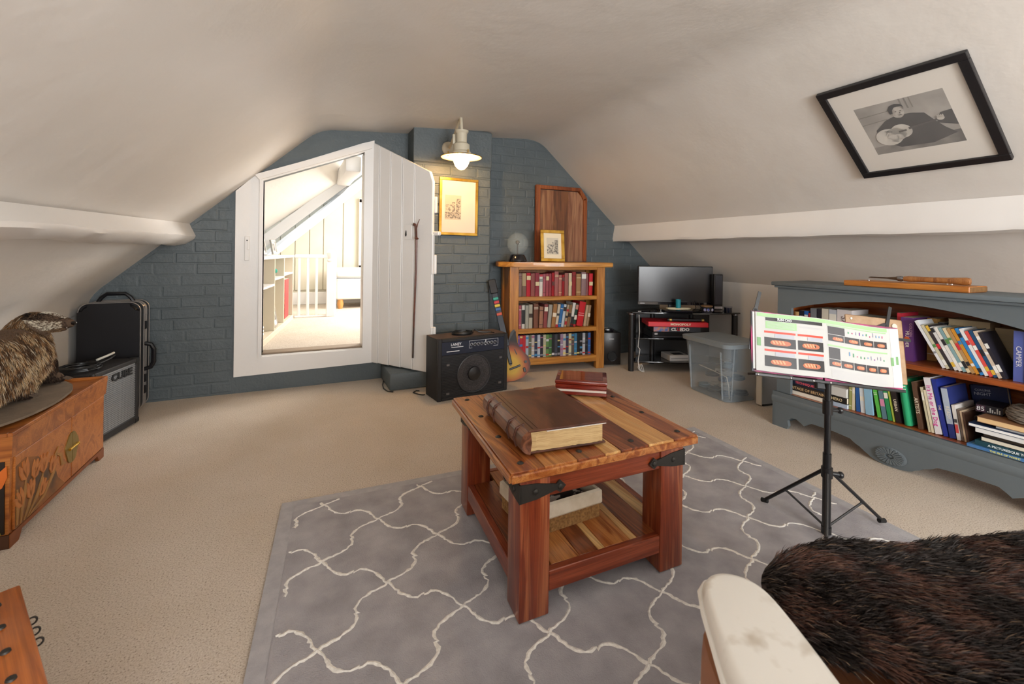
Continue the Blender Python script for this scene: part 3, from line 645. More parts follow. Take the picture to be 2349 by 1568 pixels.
shp('photo_dark_shape','2b2827',[[(-.13,-.06),(-.12,.0),(-.07,.045),(-.03,.06),(.03,.06),(.075,.045),(.10,-.01),(.12,-.05),(.15,-.09),(.06,-.125),(-.06,-.12)],[(.10,-.02),(.125,.03),(.165,.035),(.165,-.05)]],Z0+.0006,'3c3837',14)
shp('photo_face','b9b3ab',[oval(-.012,.078,.024,.032)],Z0+.0012,'8f8880',30)
shp('photo_hair','1c1a1a',[[(-.04,.075),(-.042,.10),(-.03,.12),(-.008,.126),(.012,.118),(.018,.10),(.008,.108),(-.015,.108),(-.026,.095),(-.030,.075)]],Z0+.0017)
shp('photo_eyes','3a3533',[oval(-.017,.084,.004,.0022,8),oval(.001,.083,.004,.0022,8),oval(-.006,.062,.007,.0018,8),oval(-.004,.073,.0025,.004,8)],Z0+.0018)
shp('photo_guitar','c9c4bb',[oval(-.085,-.05,.052,.05),oval(-.03,-.028,.040,.040),oval(-.055,-.04,.04,.038)],Z0+.0022,'aaa59c',12)
shp('photo_guitar_detail','45403d',[[(-.04,-.034),(-.01,-.03),(-.01,-.022),(-.04,-.025)],[(.0,-.026),(.14,.0),(.14,.008),(.0,-.014)],oval(-.078,-.018,.016,.0022,10,-.35),oval(-.07,-.078,.014,.002,10,-.35)],Z0+.0028)
shp('photo_hand','bdb7ae',[oval(-.068,-.052,.022,.013,12,-.2),oval(.12,.003,.013,.012,12)]+[oval(-.045,-.045-.006*i,.014,.0028,8,-.3) for i in range(4)]+[oval(.112+.006*i,.012,.0025,.009,8) for i in range(4)],Z0+.0032)
B().box(-.24,.24,-.245,.245,.0158,.0164).build('glazing',glass('ffffff',.03,.05),pr)
# ---------------------------------------------------------------- books
def book(label,w,h,d,col,loc,rz,lean=0,band=None,txt=None,tcol='e8e0cc',soft=0,group=None,cat='book',name='book',M_=None,tsize=None,paper='e3d9c2',face=None,pitch=0,tup=False):
    t=thing(name,label,cat,loc,(pitch,lean,rz),group)
    x0=0 if lean<=0 else -w
    m=mat(col,.45 if soft else .75,bmp=0 if soft else .2,bs=400)
    q=B();c=.0022 if soft else .003
    e=0 if soft else .003
    q.box(x0,x0+c,0,d,0,h).box(x0+w-c,x0+w,0,d,0,h)
    if soft: q.box(x0,x0+w,-.0006,.001,0,h)
    else: q.prism([(x0+w*k,-.006*math.sin(math.pi*k)) for k in (0,.15,.35,.5,.65,.85,1)]+[(x0+w,.003),(x0,.003)],'xy',0,h)
    q.build('cover',m,t)
    B().box(x0+c,x0+w-c,.002,d-e,e,h-e).build('pages',mat(paper,.85),t)
    yb=-.0012 if soft else -.0068
    if band:
        for z0,z1,bc in band: B().box(x0+w*.04,x0+w*.96,yb,.0,h*z0,h*z1).build('spine_band',mat(bc,.5),t)
    if txt:
        ts=tsize or min(w*.75,h*.8/max(4,len(txt))*1.5)
        text(txt,ts,mat(tcol,.5),t,frame_M((x0+w/2,yb-.0008,h*.5),(0,0,-1) if not tup else (0,0,1),(1,0,0) if not tup else (-1,0,0)))
    if face: B().box(x0-.0008,x0,.01,d-.01,.01,h-.01).build('cover_picture',mat(face,.5),t)
    return t
ORD=['first','second','third','fourth','fifth','sixth','seventh','eighth','ninth','tenth','eleventh','twelfth','thirteenth','fourteenth','fifteenth','sixteenth','seventeenth','eighteenth','nineteenth','twentieth','twenty-first','twenty-second','twenty-third','twenty-fourth','twenty-fifth','twenty-sixth','twenty-seventh']
# ---------------------------------------------------------------- oak bookcase
OAK=wood('b9782f','c98b3f','a86a28',2,5,.4,.2);OAKX=wood('c0802f','d0923f','ad7028',0,5,.4,.2);OAKB=wood('8a5626','96602c','7a4a20',2,4,.5)
OA=R(-8.5);OX,OY=1.602,3.392
OM=Matrix.Translation((OX,OY,0))@Matrix.Rotation(OA,4,'Z')
oc=thing('bookcase','waist high oak bookcase with three shelves of books beside the chimney breast','bookcase',(OX,OY,0),OA)
OW,OD=.875,.262
q=B().prism([(-.03,-.0),(.03,-.04),(OW+.055,-.04),(OW+.06,-.03),(OW+.06,OD-.0),(-.055,OD-.0),(-.085,.10),(-.085,.05)],'xy',.885,.925)
bmesh.ops.bevel(q.bm,geom=q.bm.edges[:],offset=.005,segments=2,affect='EDGES');q.build('top',OAKX,oc)
for x in (0,OW-.078):
    for y in (0,OD-.05): B().box(x,x+.078,y,y+.05,0,.885,.003).build('stile',OAK,oc)
for x in (.012,OW-.032): B().box(x,x+.02,.05,OD-.05,.07,.885).build('side_panel',OAKB if x>.1 else OAK,oc)
B().box(.078,OW-.078,.0,.022,.862,.885,.002).build('top_rail',OAKX,oc)
B().box(.078,OW-.078,OD-.02,OD-.008,.06,.885).build('back_panel',OAKB,oc)
for z0,z1 in ((.602,.635),(.328,.365),(.062,.115)): B().box(.076,OW-.076,.004,OD-.02,z0,z1,.002).build('shelf',OAKX,oc)
def lx(zx): return .078+(zx-940)/750*(OW-.156)
row1=[(948,982,'8b6f66',.195,'dusty brown'),(985,1022,'b09a76',.195,'cream and brown'),(1025,1064,'b32232',.198,'bright red'),(1067,1104,'8f524d',.195,'faded rose'),(1107,1144,'8c3640',.197,'dull crimson'),(1146,1178,'ddd6cc',.185,'white jacketed'),(1180,1206,'a65a64',.19,'pink'),(1208,1236,'9a4a52',.192,'rose'),(1238,1262,'94424a',.193,'raspberry'),(1264,1290,'9c1722',.2,'deep red'),(1292,1330,'a3605c',.21,'tall dusty pink'),(1332,1362,'b06c62',.18,'salmon'),(1364,1388,'98161f',.182,'short dark red'),(1390,1426,'9a6158',.195,'terracotta'),(1430,1460,'d2c3a4',.196,'cream'),(1463,1500,'8d2a2a',.207,'tall red-brown'),(1504,1550,'a07a52',.19,'tan'),(1555,1602,'8f7272',.204,'mauve-grey with white label'),(1604,1624,'8a5a5a',.192,'slim mauve'),(1628,1666,'c01f2c',.192,'scarlet')]
def ban(i,c):
    return [[(.78,.80,c),(.84,.86,c)],[(.15,.17,c),(.80,.83,c)],[(.70,.88,c)],None,[(.45,.62,c)]][i%5]
for i,(a,c,col,h,nm) in enumerate(row1):
    x0,x1=lx(a),lx(c);bc='d9c79a' if i%3 else '5a2018'
    bd=ban(i,bc)
    if i==1: bd=[(.0,.45,'6d4a3a')]
    if i==17: bd=[(.72,.92,'e6e2da')]
    if i==5: bd=[(.66,.8,'8a8a86'),(.9,1,'b32232')]
    book('%s hardback, %s from the left, top shelf of the oak bookcase'%(nm,ORD[i]),x1-x0-.0008,h,.15,col,OM@Vector((x0 if i<19 else x1,.045,.6355)),OA,R(1.5) if i==19 else 0,bd,group='hardbacks on the top shelf of the oak bookcase')
row2=[(943,957,'9a5a52',.2,0,'brown-pink'),(958,982,'b5606c',.195,0,'pink'),(985,1014,'d9d6cc',.196,0,'white and black'),(1018,1050,'a5a59a',.195,0,'grey'),(1052,1086,'b5b0a0',.2,0,'mottled grey'),(1096,1140,'7b5040',.207,0,'chocolate brown'),(1146,1182,'a87860',.18,2,'pale tan'),(1186,1222,'8f4a4a',.2,3,'plum red'),(1224,1258,'a8a69c',.195,5,'stone grey'),(1262,1300,'a5774a',.2,6,'ochre'),(1300,1326,'d8cdb8',.198,8,'cream and red'),(1328,1356,'2f6fb0',.195,8,'blue'),(1358,1384,'c5d3df',.196,8,'pale blue and white'),(1386,1408,'b9a58a',.192,9,'speckled beige'),(1410,1440,'8d6a48',.19,9,'brown'),(1442,1470,'e2dfda',.208,9,'tall white'),(1472,1498,'244a3c',.2,9,'dark green'),(1508,1570,'c9202a',.213,9,'broad bright red'),(1578,1604,'c0a786',.185,9,'light tan'),(1606,1630,'a58a6c',.183,9,'slim fawn')]
for i,(a,c,col,h,ln,nm) in enumerate(row2):
    x0,x1=lx(a),lx(c);bd=ban(i,'e6dcc8' if i%2 else '3a2a22')
    if i==2: bd=[(.2,.8,'1c1c1e')]
    if i==10: bd=[(0,.12,'b8242a'),(.5,.6,'3a3a3c')]
    if i==15: bd=[(0,.42,'1f1f22'),(.05,.12,'b8242a')]
    if i==16: bd=[(0,.1,'c02a30'),(.3,.5,'d8d4cc'),(.75,.95,'c98a7a')]
    if i==17: bd=[(.42,.46,'e8a0a0'),(.52,.54,'e8a0a0')]
    if i==13: bd=[(.1,.25,'b8242a'),(.4,.5,'2a2a2c'),(.7,.8,'b8242a')]
    book('%s book, %s from the left on the oak bookcase middle shelf'%(nm,ORD[i]),x1-x0-.001,h,.15,col,OM@Vector((x1 if ln else x0,.045,.3655)),OA,R(ln),bd,group='books on the middle shelf of the oak bookcase')
dv_=[('6a4fa0','lilac'),('c01f2c','red and white'),('c01f2c','broad red'),('a9b8c4','pale blue'),('6b6b58','olive'),('c9c2b8','white and navy'),('24304e','navy'),('b8c2cf','silver blue'),('1f1f2a','black with small figures'),('b9b79c','sage'),('5f8a4a','light green'),('3f6f3a','green'),('17181c','plain black'),('3a3f4c','charcoal with picture'),('14151a','black, white lettered band'),('a08aa6','mauve'),('c9c5c0','grey white'),('3a3550','violet black'),('d0cfa8','cream'),('5a5048','brown'),('3d7fa8','teal topped'),('101114','jet black'),('14161c','black with white emblem'),('b8bcc4','silver'),('16181d','black with blue foot'),('2f5fa8','dark blue')]
xs=.082;n=len(dv_);wd=(OW-.16-.03)/n
for i,(col,nm) in enumerate(dv_):
    rn=random.Random(i+40);cs=['d8d8dc','8a8a92','c0302a','3f8ac0','e0d080','3a3a40','b06a8a'];bd=[]
    z=.06
    while z<.9:
        hh=rn.uniform(.03,.10);bd.append((z,z+hh,rn.choice(cs)));z+=hh+rn.uniform(.12,.4)
    if i in (2,21,12): bd=bd[:1]
    book('%s disc case, %s from the left on the oak bookcase bottom shelf'%(nm,ORD[i]),wd-.0012,.19,.135,col,OM@Vector((xs+i*wd,.05,.1155)),OA,0,bd,soft=1,group='disc cases on the bottom shelf of the oak bookcase',name='disc_case',cat='disc case',paper='22242a')
# things on top of the oak bookcase
def onO(u,o,z): return OM@Vector((u,o,z))
pb=thing('plasma_globe','clear glass plasma globe on a shiny black base standing on the oak bookcase','lamp',onO(.085,.07,.9255))
BKG=mat('15131a',.12,coat=.6)
B().lathe([(.072,0),(.080,.006),(.078,.018),(.066,.045),(.055,.062),(.030,.068)],n=28).build('base',BKG,pb)
B().lathe([(.006,.06),(.006,.145),(.016,.152),(.019,.165),(.014,.178),(.001,.182)],n=16).build('electrode',mat('4a4038',.4),pb)
gl,nt,b=base('thin_glass',.02);b.inputs['Alpha'].default_value=.13;b.inputs['Base Color'].default_value=(.7,.8,.8,1)
B().ball((0,0,.155),.092,n=32).build('glass_globe',gl,pb)
cbk=B().tube([onO(.0,.12,.93),onO(-.02,.10,.935),onO(-.045,.12,.93),onO(-.06,.17,.93)],.003,6).build('cable',mat('151515',.5));tag(cbk,'thin black cable trailing behind the plasma globe on the oak bookcase','cable')
se=frame_M(onO(.405,.085,1.0655),(math.cos(OA)*.998,math.sin(OA),-.03),(.01,.12,1))
sp=pframe('framed_etching','small gold framed tower etching leaning on top of the oak bookcase',se,.222,.275,GOLD,mat('e6d8b8',.7),.028,'picture')
etch(sp,-.055,.055,-.075,.07,.0078,5,'c9bfa8','4a4540');B().box(-.085,.085,-.112,.112,.009,.0096).build('glazing',glass('ffffff',.03,.06),sp)
WB=[wood('8f5e3e','7a4c30','a3744e',2,5,.6),wood('704428','5c3822','80522f',2,5,.6),wood('96664a','a87a58','7a4c34',2,6,.6)]
FRW=wood('86441c','9a5426','6e3414',2,5,.45)
wbd=thing('framed_board','framed brown plank panel with clipped corner standing against the brick wall above the bookcase','panel',(1.975,3.664,.926))
pw,ph=.555,.70
for i,(a,c) in enumerate(((.04,.19),(.192,.345),(.347,.515))):
    poly=[(a,.0),(c,.0),(c,.66 if i<2 else .60),(a if i<2 else .455,.66),(a,.66)]
    B().prism(poly,'xz',-.012,.0,).build('plank',WB[i],wbd)
B().box(0,.042,-.028,.004,0,ph,.003).build('frame_side',FRW,wbd);B().box(pw-.04,pw,-.028,.004,0,.60,.003).build('frame_side',FRW,wbd)
B().box(.042,.475,-.028,.004,ph-.035,ph,.003).build('frame_top',FRW,wbd)
B().prism([(.475,ph),(.465,ph-.036),(pw-.04,.585),(pw,.60)],'xz',-.028,.004).build('frame_corner',FRW,wbd)
# ---------------------------------------------------------------- big guitar amplifier
LA=math.atan2(.072,.545);TOL,nt,b=base('black_tolex',.55);b.inputs['Base Color'].default_value=lin('1f1e20');bump(nt,b,noise(nt,260).outputs[0],.6,.002)
amp=thing('guitar_amplifier','large black guitar amplifier with dusty top and ribbed grille before the chimney breast','amplifier',(.865,2.949,0),LA)
AW,AD,AH=.55,.20,.415
B().box(0,AW,.012,AD,.0,AH,.008,2).build('cabinet',TOL,amp)
B().box(.001,AW-.001,.02,AD-.002,AH-.0005,AH+.0012).build('dusty_top',mat('5c4a42',.9,col2='463a36',ns=9,bmp=.3),amp)
q=B()
for x0,x1,z0,z1 in ((0,.03,0,AH),(AW-.03,AW,0,AH),(.03,AW-.03,0,.022),(.03,AW-.03,AH-.022,AH)): q.box(x0,x1,-.008,.014,z0,z1,.004)
q.build('front_rim',TOL,amp)
B().box(.03,AW-.03,-.004,.012,.305,AH-.022).build('control_panel',mat('1d2436',.35),amp)
GR=mat('1d1d20',.6)
B().box(.03,AW-.03,-.001,.012,.022,.302).build('grille_board',GR,amp)
q=B()
for i in range(26): q.box(.032,AW-.032,-.005,-.001,.030+i*.0103,.0345+i*.0103)
tag(q.build('grille_rib',mat('2a2a2d',.5),amp),None,None,kind='stuff')
CXs,CZs=.275,.158
B().torus((CXs,-.008,CZs),.128,.006,'y',40,8).build('speaker_ring',mat('3a3a3d',.4),amp)
B().lathe([(.126,.0),(.095,.004),(.05,.012),(.046,.016),(.0,.022)],n=36,M=Matrix.Translation((CXs,-.006,CZs))@Matrix.Rotation(R(90),4,'X')@Matrix.Diagonal((1,1,-.2,1)),cap=False).build('speaker_cone',mat('4a4648',.5,col2='2b292b',ns=160,lo=.45,hi=.55),amp)
B().lathe([(.05,.0),(.046,.008),(.03,.014),(.0,.017)],n=24,M=Matrix.Translation((CXs,-.008,CZs))@Matrix.Rotation(R(90),4,'X'),cap=False).build('speaker_dome',mat('232224',.4),amp)
for x,z in ((.075,.24),(.49,.245),(.075,.045),(.485,.065)): B().box(x-.012,x+.012,-.012,-.004,z-.008,z+.008,.003).build('grille_clip',mat('7c7a7c',.35,.7),amp)
WT=mat('e6e6e8',.5)
text('LANEY',.026,WT,amp,frame_M((.135,-.0045,.372),(1,0,0),(0,0,1)),bold=.0004)
q=B()
for x0,x1,z0,z1 in ((.10,.19,.352,.356),(.065,.16,.325,.330),(.235,.47,.385,.3865),(.235,.2365,.335,.385),(.468,.47,.345,.385),(.24,.26,.335,.337),(.43,.47,.335,.337),(.365,.37,.345,.385)): q.box(x0,x1,-.0052,-.004,z0,z1)
q.build('panel_marking',WT,amp)['kind']='stuff'
for i in range(8):
    x=.255+i*.027;k=B().lathe([(.008,0),(.0075,.012),(.0,.013)],n=12,M=Matrix.Translation((x,-.004,.360))@Matrix.Rotation(R(90),4,'X')).build('knob',mat('2b2b30',.4),amp)
    B().torus((x,-.0048,.360),.0105,.001,'y',16,4).build('knob_scale',WT,k)
    B().box(x-.001,x+.001,-.0182,-.0165,.361,.367).build('knob_pointer',WT,k)
def coil(label,c,r,n,th,m,cat='cable',seed=1,name='coiled_cable',tail=None,sx=1,rz=0):
    rn=random.Random(seed);pts=[]
    for i in range(n*14):
        a=2*math.pi*i/14;rr=r*(1+.12*math.sin(a*.37+seed)+.05*rn.uniform(-1,1));p=Vector((rr*sx*math.cos(a),rr*math.sin(a),th*(.9+.9*i/14)+.3*th*math.sin(a*.5)))
        p.rotate(Matrix.Rotation(rz,3,'Z'));pts.append(Vector(c)+p)
    if tail: pts+= [Vector(t_) for t_ in tail]
    o=B().tube(pts,th,7).build(name,m);tag(o,label,cat);return o
BLK=mat('141415',.4);AMX=Matrix.Translation((.865,2.949,0))@Matrix.Rotation(LA,4,'Z')
def onA(u,o,z): return AMX@Vector((u,o,z))
coil('black coiled cable with plug lying on the big amplifier',onA(.235,.10,AH+.001),.055,5,.0042,BLK,tail=[onA(.30,.09,AH+.012),onA(.33,.10,AH+.03),onA(.36,.085,AH+.012),onA(.41,.07,AH+.007),onA(.44,.05,AH+.010),onA(.45,.02,AH+.008)],sx=1.25)
fc=B().tube([(.63,3.60,.006),(.60,3.47,.006),(.592,3.38,.006),(.606,3.30,.006),(.64,3.27,.006)],.004,6).build('cable',BLK);tag(fc,'thin black cable curling round the left foot of the chimney breast on the carpet','cable')
fc=B().tube([(.815,3.222,.006),(.797,3.235,.006),(.765,3.20,.006),(.79,3.15,.006),(.815,3.12,.006),(.828,3.12,.006)],.004,6).build('cable',BLK);tag(fc,'black cable loop on the carpet left of the big amplifier','cable')
# ---------------------------------------------------------------- toy guitar
G0=Vector((1.545,3.165,.012));GY=(Vector((1.455,3.43,.76))-G0).normalized();GX=Vector((.93,-.36,0));GX=(GX-GY*GX.dot(GY)).normalized()
GM=frame_M(G0,GX,GY)
gt=thing('toy_guitar','small sunburst toy guitar with coloured fret buttons leaning between amplifier and bookcase','guitar');gt.matrix_world=GM
body=[(-.06,.006),(0,0),(.07,.008),(.13,.045),(.155,.10),(.15,.155),(.12,.20),(.095,.24),(.085,.28),(.088,.325),(.10,.365),(.082,.38),(.058,.36),(.045,.325),(.03,.30),(-.03,.30),(-.045,.33),(-.065,.385),(-.09,.40),(-.105,.37),(-.10,.31),(-.095,.25),(-.12,.20),(-.145,.15),(-.15,.095),(-.125,.04)]
SB,nt,b=base('sunburst_lacquer',.4,spec=.3);b.inputs['Coat Weight'].default_value=.0
tc=nt.nodes.new('ShaderNodeTexCoord');mp=nt.nodes.new('ShaderNodeMapping');mp.inputs['Location'].default_value=(0,-.62,0);mp.inputs['Scale'].default_value=(5.8,5.2,0)
gdt=nt.nodes.new('ShaderNodeTexGradient');gdt.gradient_type='SPHERICAL'
nt.links.new(tc.outputs['Object'],mp.inputs[0]);nt.links.new(mp.outputs[0],gdt.inputs[0]);nt.links.new(ramp(nt,gdt.outputs[1],[(0,'120c0a'),(.16,'4a1c0c'),(.36,'a8501c'),(.68,'c9a028')]).outputs[0],b.inputs['Base Color'])
q=B().prism(body,'xy',-.025,.0);bmesh.ops.bevel(q.bm,geom=[e for e in q.bm.edges if abs(e.verts[0].co.z-e.verts[1].co.z)<1e-5],offset=.005,segments=2,affect='EDGES');q.build('body',SB,gt)
q=B().prism([(.02,.30),(.06,.34),(.098,.38),(.08,.384),(.055,.365),(.03,.32)],'xy',.0005,.002);q.prism([(-.05,.31),(-.07,.39),(-.095,.40),(-.10,.36)],'xy',.0005,.002);q.build('dark_horn',mat('1a1716',.4),gt)
B().box(-.024,.024,.27,.70,.001,.016,.003).build('neck',mat('232a38',.4),gt)
B().box(-.03,.034,.70,.82,-.002,.014,.006).build('headstock',mat('1c1c20',.4),gt)
for y,c in ((.655,'2f9a8a'),(.625,'b8303a'),(.597,'d0b83a'),(.567,'2f5fa0'),(.527,'c0503a')):
    B().box(-.022,.022,y-.011,y+.011,.016,.022,.003).build('fret_button',mat(c,.4),gt)
B().box(-.014,.014,.13,.27,.001,.010,.004).build('strum_bar',BLK,gt)
B().prism([(-.014,.13),(0,.115),(.014,.13)],'xy',.001,.008).build('strum_tip',BLK,gt)
B().box(-.005,.085,.085,.10,.001,.010,.003,M=Matrix.Rotation(R(8),4,'Z')).build('bridge',BLK,gt)
B().prism([(.06,.19),(.068,.19),(.058,.235),(.052,.235)],'xy',.001,.004).build('pickguard_slot',BLK,gt)
B().cyl((.118,.12,0),(.118,.12,.010),.011,n=12).build('button',BLK,gt);B().box(.085,.105,.045,.08,0,.008,.003,M=None).build('button',BLK,gt)
# ---------------------------------------------------------------- left corner: cube amp, hard case, cable
ca=thing('practice_amplifier','black practice amplifier with silver woven grille beside the painted chest','amplifier',(-.905,2.905,0),R(76))
CW,CDp,CHt=.385,.22,.375
B().box(0,CW,.0,CDp,.012,CHt,.012,2).build('cabinet',TOL,ca)
q=B()
for x0,x1,z0,z1 in ((0,.02,.012,CHt),(CW-.03,CW,.012,CHt),(.02,CW-.03,.012,.05),(.02,CW-.03,CHt-.022,CHt)): q.box(x0,x1,-.014,.004,z0,z1,.004)
q.build('front_rim',TOL,ca)
GS,nt,b=base('woven_grille',.5);tc=nt.nodes.new('ShaderNodeTexCoord');ck=nt.nodes.new('ShaderNodeTexChecker');ck.inputs['Scale'].default_value=190;nt.links.new(tc.outputs['Object'],ck.inputs[0]);ck.inputs[1].default_value=lin('8d9195');ck.inputs[2].default_value=lin('3f4347');nt.links.new(ck.outputs[0],b.inputs['Base Color'])
B().box(.02,CW-.03,-.006,.0,.05,CHt-.022).build('grille_board',mat('5c6064',.6),ca)
q=B()
for i in range(34): q.box(.02+i*.0098,.0255+i*.0098,-.0085,-.006,.05,CHt-.022)
for i in range(30): q.box(.02,CW-.03,-.0098,-.0083,.052+i*.0101,.0575+i*.0101)
tag(q.build('grille_weave',mat('96999c',.4,.5),ca),None,None,kind='stuff')
text('CUBE',.052,mat('16171a',.5),ca,frame_M((.235,-.011,.315),(1,0,0),(0,0,1)),.006,sx=1.35,bold=.0022)
for x in (.03,CW-.03): B().cyl((x,.03,0),(x,.03,.014),.014,n=12).build('rubber_foot',BLK,ca)
B().box(CW-.035,CW+.003,-.017,.03,.009,.04,.006).build('corner_guard',BLK,ca);B().box(CW-.035,CW+.003,-.017,.03,CHt-.03,CHt+.003,.006).build('corner_guard',BLK,ca)
KX=Matrix.Translation((-.905,2.905,0))@Matrix.Rotation(R(76),4,'Z')
def onK(u,o,z): return KX@Vector((u,o,z))
coil('black lead with white connector coiled on top of the practice amplifier',onK(.10,.10,CHt+.001),.072,6,.0045,BLK,seed=3,tail=[onK(.20,.06,CHt+.02),onK(.25,.05,CHt+.03),onK(.30,.06,CHt+.035)])
o=B().tube([onK(.18,.075,CHt+.036),onK(.23,.06,CHt+.045),onK(.29,.06,CHt+.05)],.006,8).build('connector',mat('c8c6bc',.5));tag(o,'pale plastic lead connector on the coiled black lead','connector')
hc=thing('hard_case','tall black hard shell case with silver edge bands standing against the blue wall','case',(-1.125,3.425,0))
HC=mat('151417',.4,spec=.35);SV=mat('b8b2ae',.3,.7)
def rrect(x0,x1,z0,z1,r,n=6):
    out=[]
    for cx,cz,a0 in ((x1-r,z1-r,0),(x0+r,z1-r,90),(x0+r,z0+r,180),(x1-r,z0+r,270)):
        out+=[(cx+r*math.cos(R(a0+90*i/n)),cz+r*math.sin(R(a0+90*i/n))) for i in range(n+1)]
    return out
for nm,y0,y1,ins in (('front_shell',0,.09,0),('middle_shell',.094,.14,.002),('back_shell',.144,.225,.004)):
    q=B().prism(rrect(ins,.287-ins,.006+ins,.675-ins,.05),'xz',y0,y1)
    ed=[e for e in q.bm.edges if abs(e.verts[0].co.y-e.verts[1].co.y)<1e-6 and abs(e.verts[0].co.y-(y0 if y0==0 else y1 if y1>.2 else -9))<1e-6]
    if ed: bmesh.ops.bevel(q.bm,geom=ed,offset=.022,segments=3,affect='EDGES')
    q.build(nm,HC,hc)
for y in (.020,.090,.118,.142,.2):
    pl_=[(x,y,z) for x,z in rrect(-.001,.288,.005,.676,.051)];B().tube(pl_,.0028,6,closed=True).build('edge_band',SV,hc)
hp=[(.06,.115,.675),(.075,.115,.70),(.10,.115,.722),(.19,.115,.722),(.215,.115,.70),(.23,.115,.675)]
B().tube(hp,.011,8).build('top_handle',HC,hc)
B().tube([(.285,.12,.41),(.318,.12,.40),(.332,.12,.37),(.332,.12,.29),(.318,.12,.26),(.285,.12,.25)],.013,8).build('side_handle',HC,hc)
for z in (.50,.10,.17): B().box(.284,.296,.105,.13,z,z+.05,.004).build('latch',HC,hc)
B().box(-.014,.002,.09,.13,.45,.50,.006).build('hinge',HC,hc)
# ---------------------------------------------------------------- tulip chest
CHW=wood('a55f26','b87030','8f4d1c',1,4,.4,.2);CHX=wood('a55f26','b87030','8f4d1c',0,4,.4,.2)
CHA=R(88);ct=thing('painted_chest','orange wooden chest with tulip carving and brass clasp under the stuffed badger','chest',(-.845,2.075,0),CHA)
# local x along the front towards the back wall, local +y into the wall
CLn,CDep,CHh=.735,.30,.385
q=B();vv=[]
def hexa(q,b0,b1,z0,z1):
    (x0,x1,y0,y1),(X0,X1,Y0,Y1)=b0,b1
    q.faces([(x0,y0,z0),(x1,y0,z0),(x1,y1,z0),(x0,y1,z0),(X0,Y0,z1),(X1,Y0,z1),(X1,Y1,z1),(X0,Y1,z1)],[(0,3,2,1),(4,5,6,7),(0,1,5,4),(1,2,6,5),(2,3,7,6),(3,0,4,7)])
hexa(q,(.004,CLn-.004,.004,CDep-.004),(.0,CLn,0,CDep),.03,.30);q.build('body',CHW,ct)
q=B();hexa(q,(-.004,CLn+.004,-.006,CDep),(-.010,CLn+.012,-.010,CDep),.301,CHh-.012)
q.build('lid_band',CHW,ct)
B().box(-.008,CLn+.010,.004,CDep,CHh-.03,CHh-.014).build('tray_top',CHX,ct)
q=B()
for x0,x1,y0,y1 in ((-.010,CLn+.012,-.010,.004),(-.010,.004,.004,CDep),(CLn-.002,CLn+.012,.004,CDep)): q.box(x0,x1,y0,y1,CHh-.013,CHh,.002)
q.build('rim',CHW,ct)
B().prism([(.0,.0),(.05,.0),(.07,.03),(CLn-.07,.03),(CLn-.05,.0),(CLn,.0),(CLn,.045),(0,.045)],'xz',-.002,.012).build('foot_rail',mat('6e3a18',.5,col2='8a4a20',ns=9),ct)
B().prism([(.0,.0),(.03,.0),(.05,.03),(CDep-.03,.03),(CDep-.02,.0),(CDep,.0),(CDep,.045),(0,.045)],'yz',-.002,.01).build('foot_rail',mat('4a2a16',.5),ct)
DRM=wood('ad6428','bb7232','9a5420',1,4,.4,.2)
for a,c in ((.02,.408),(.412,CLn-.012)): B().box(a,c,-.004,.004,.05,.296,.002).build('door',DRM,ct)
BR=mat('8f7a45',.45,.7,bmp=.6,bs=60)
for s in (-1,1):
    pl_=[(.41+s*(.002+ .048*math.sin(math.pi*t)*(1+.10*math.cos(14*t))),.175+.062*math.cos(math.pi*t)) for t in [i/16 for i in range(17)]]
    B().prism(pl_,'xz',-.0075,-.004).build('clasp_plate',BR,ct)
B().cyl((.375,-.012,.175),(.445,-.012,.175),.005).ball((.445,-.012,.175),.007,n=8).build('clasp_pin',mat('c9a040',.3,.9),ct)
# tulip decoration: leaves and flower heads, in shallow relief
def tulip(q,x,z,s,a,yy,ax='f'):
    ca_,sa=math.cos(a),math.sin(a)
    def tr(p): X,Z=p[0]*s,p[1]*s;return (x+X*ca_-Z*sa,z+X*sa+Z*ca_)
    for pet in ([(0,0),(-.018,.012),(-.024,.035),(-.020,.06),(-.008,.045),(0,.02)],[(0,0),(.018,.012),(.024,.035),(.022,.06),(.008,.045),(0,.02)],[(0,.004),(-.010,.03),(-.004,.062),(.004,.062),(.010,.03)]):
        pl_=[tr(p) for p in pet]
        if ax=='f': q.prism(pl_,'xz',yy-.0028,yy)
        else: q.prism(pl_,'yz',yy-.0028,yy)
def leafs(q,pts,wd,yy,ax='f'):
    P_=[Vector(p) for p in pts];L_=[];Rr=[];n=len(P_)
    for i,p in enumerate(P_):
        d=(P_[min(i+1,n-1)]-P_[max(i-1,0)]).normalized();nn=Vector((-d.y,d.x));w_=wd*math.sin(math.pi*(i+.25)/(n-.5));L_.append(tuple(p+nn*w_));Rr.append(tuple(p-nn*w_))
    for i in range(n-1):
        pl_=[L_[i],L_[i+1],Rr[i+1],Rr[i]]
        q.prism(pl_,'xz' if ax=='f' else 'yz',yy-.0024,yy)
q=B();q.prism([(.022,.05),(.36,.05),(.30,.10),(.27,.17),(.20,.2),(.16,.24),(.08,.27),(.022,.26)],'xz',-.0046,-.004)
q.build('dark_ground',mat('4a3626',.55,col2='8a5628',ns=10),ct)
q=B()
for x,z,s,a in ((.08,.19,1.2,.25),(.13,.17,1.1,-.35),(.19,.165,1.15,-.15),(.06,.11,1.1,.5),(.17,.09,1.0,-.7),(.11,.11,1.1,0),(.245,.14,1.0,-.5)): tulip(q,x,z,s,a,-.0047)
tag(q.build('tulip_flower',mat('a8622e',.5,col2='b8743a',ns=18),ct),None,None,kind='stuff')
q=B()
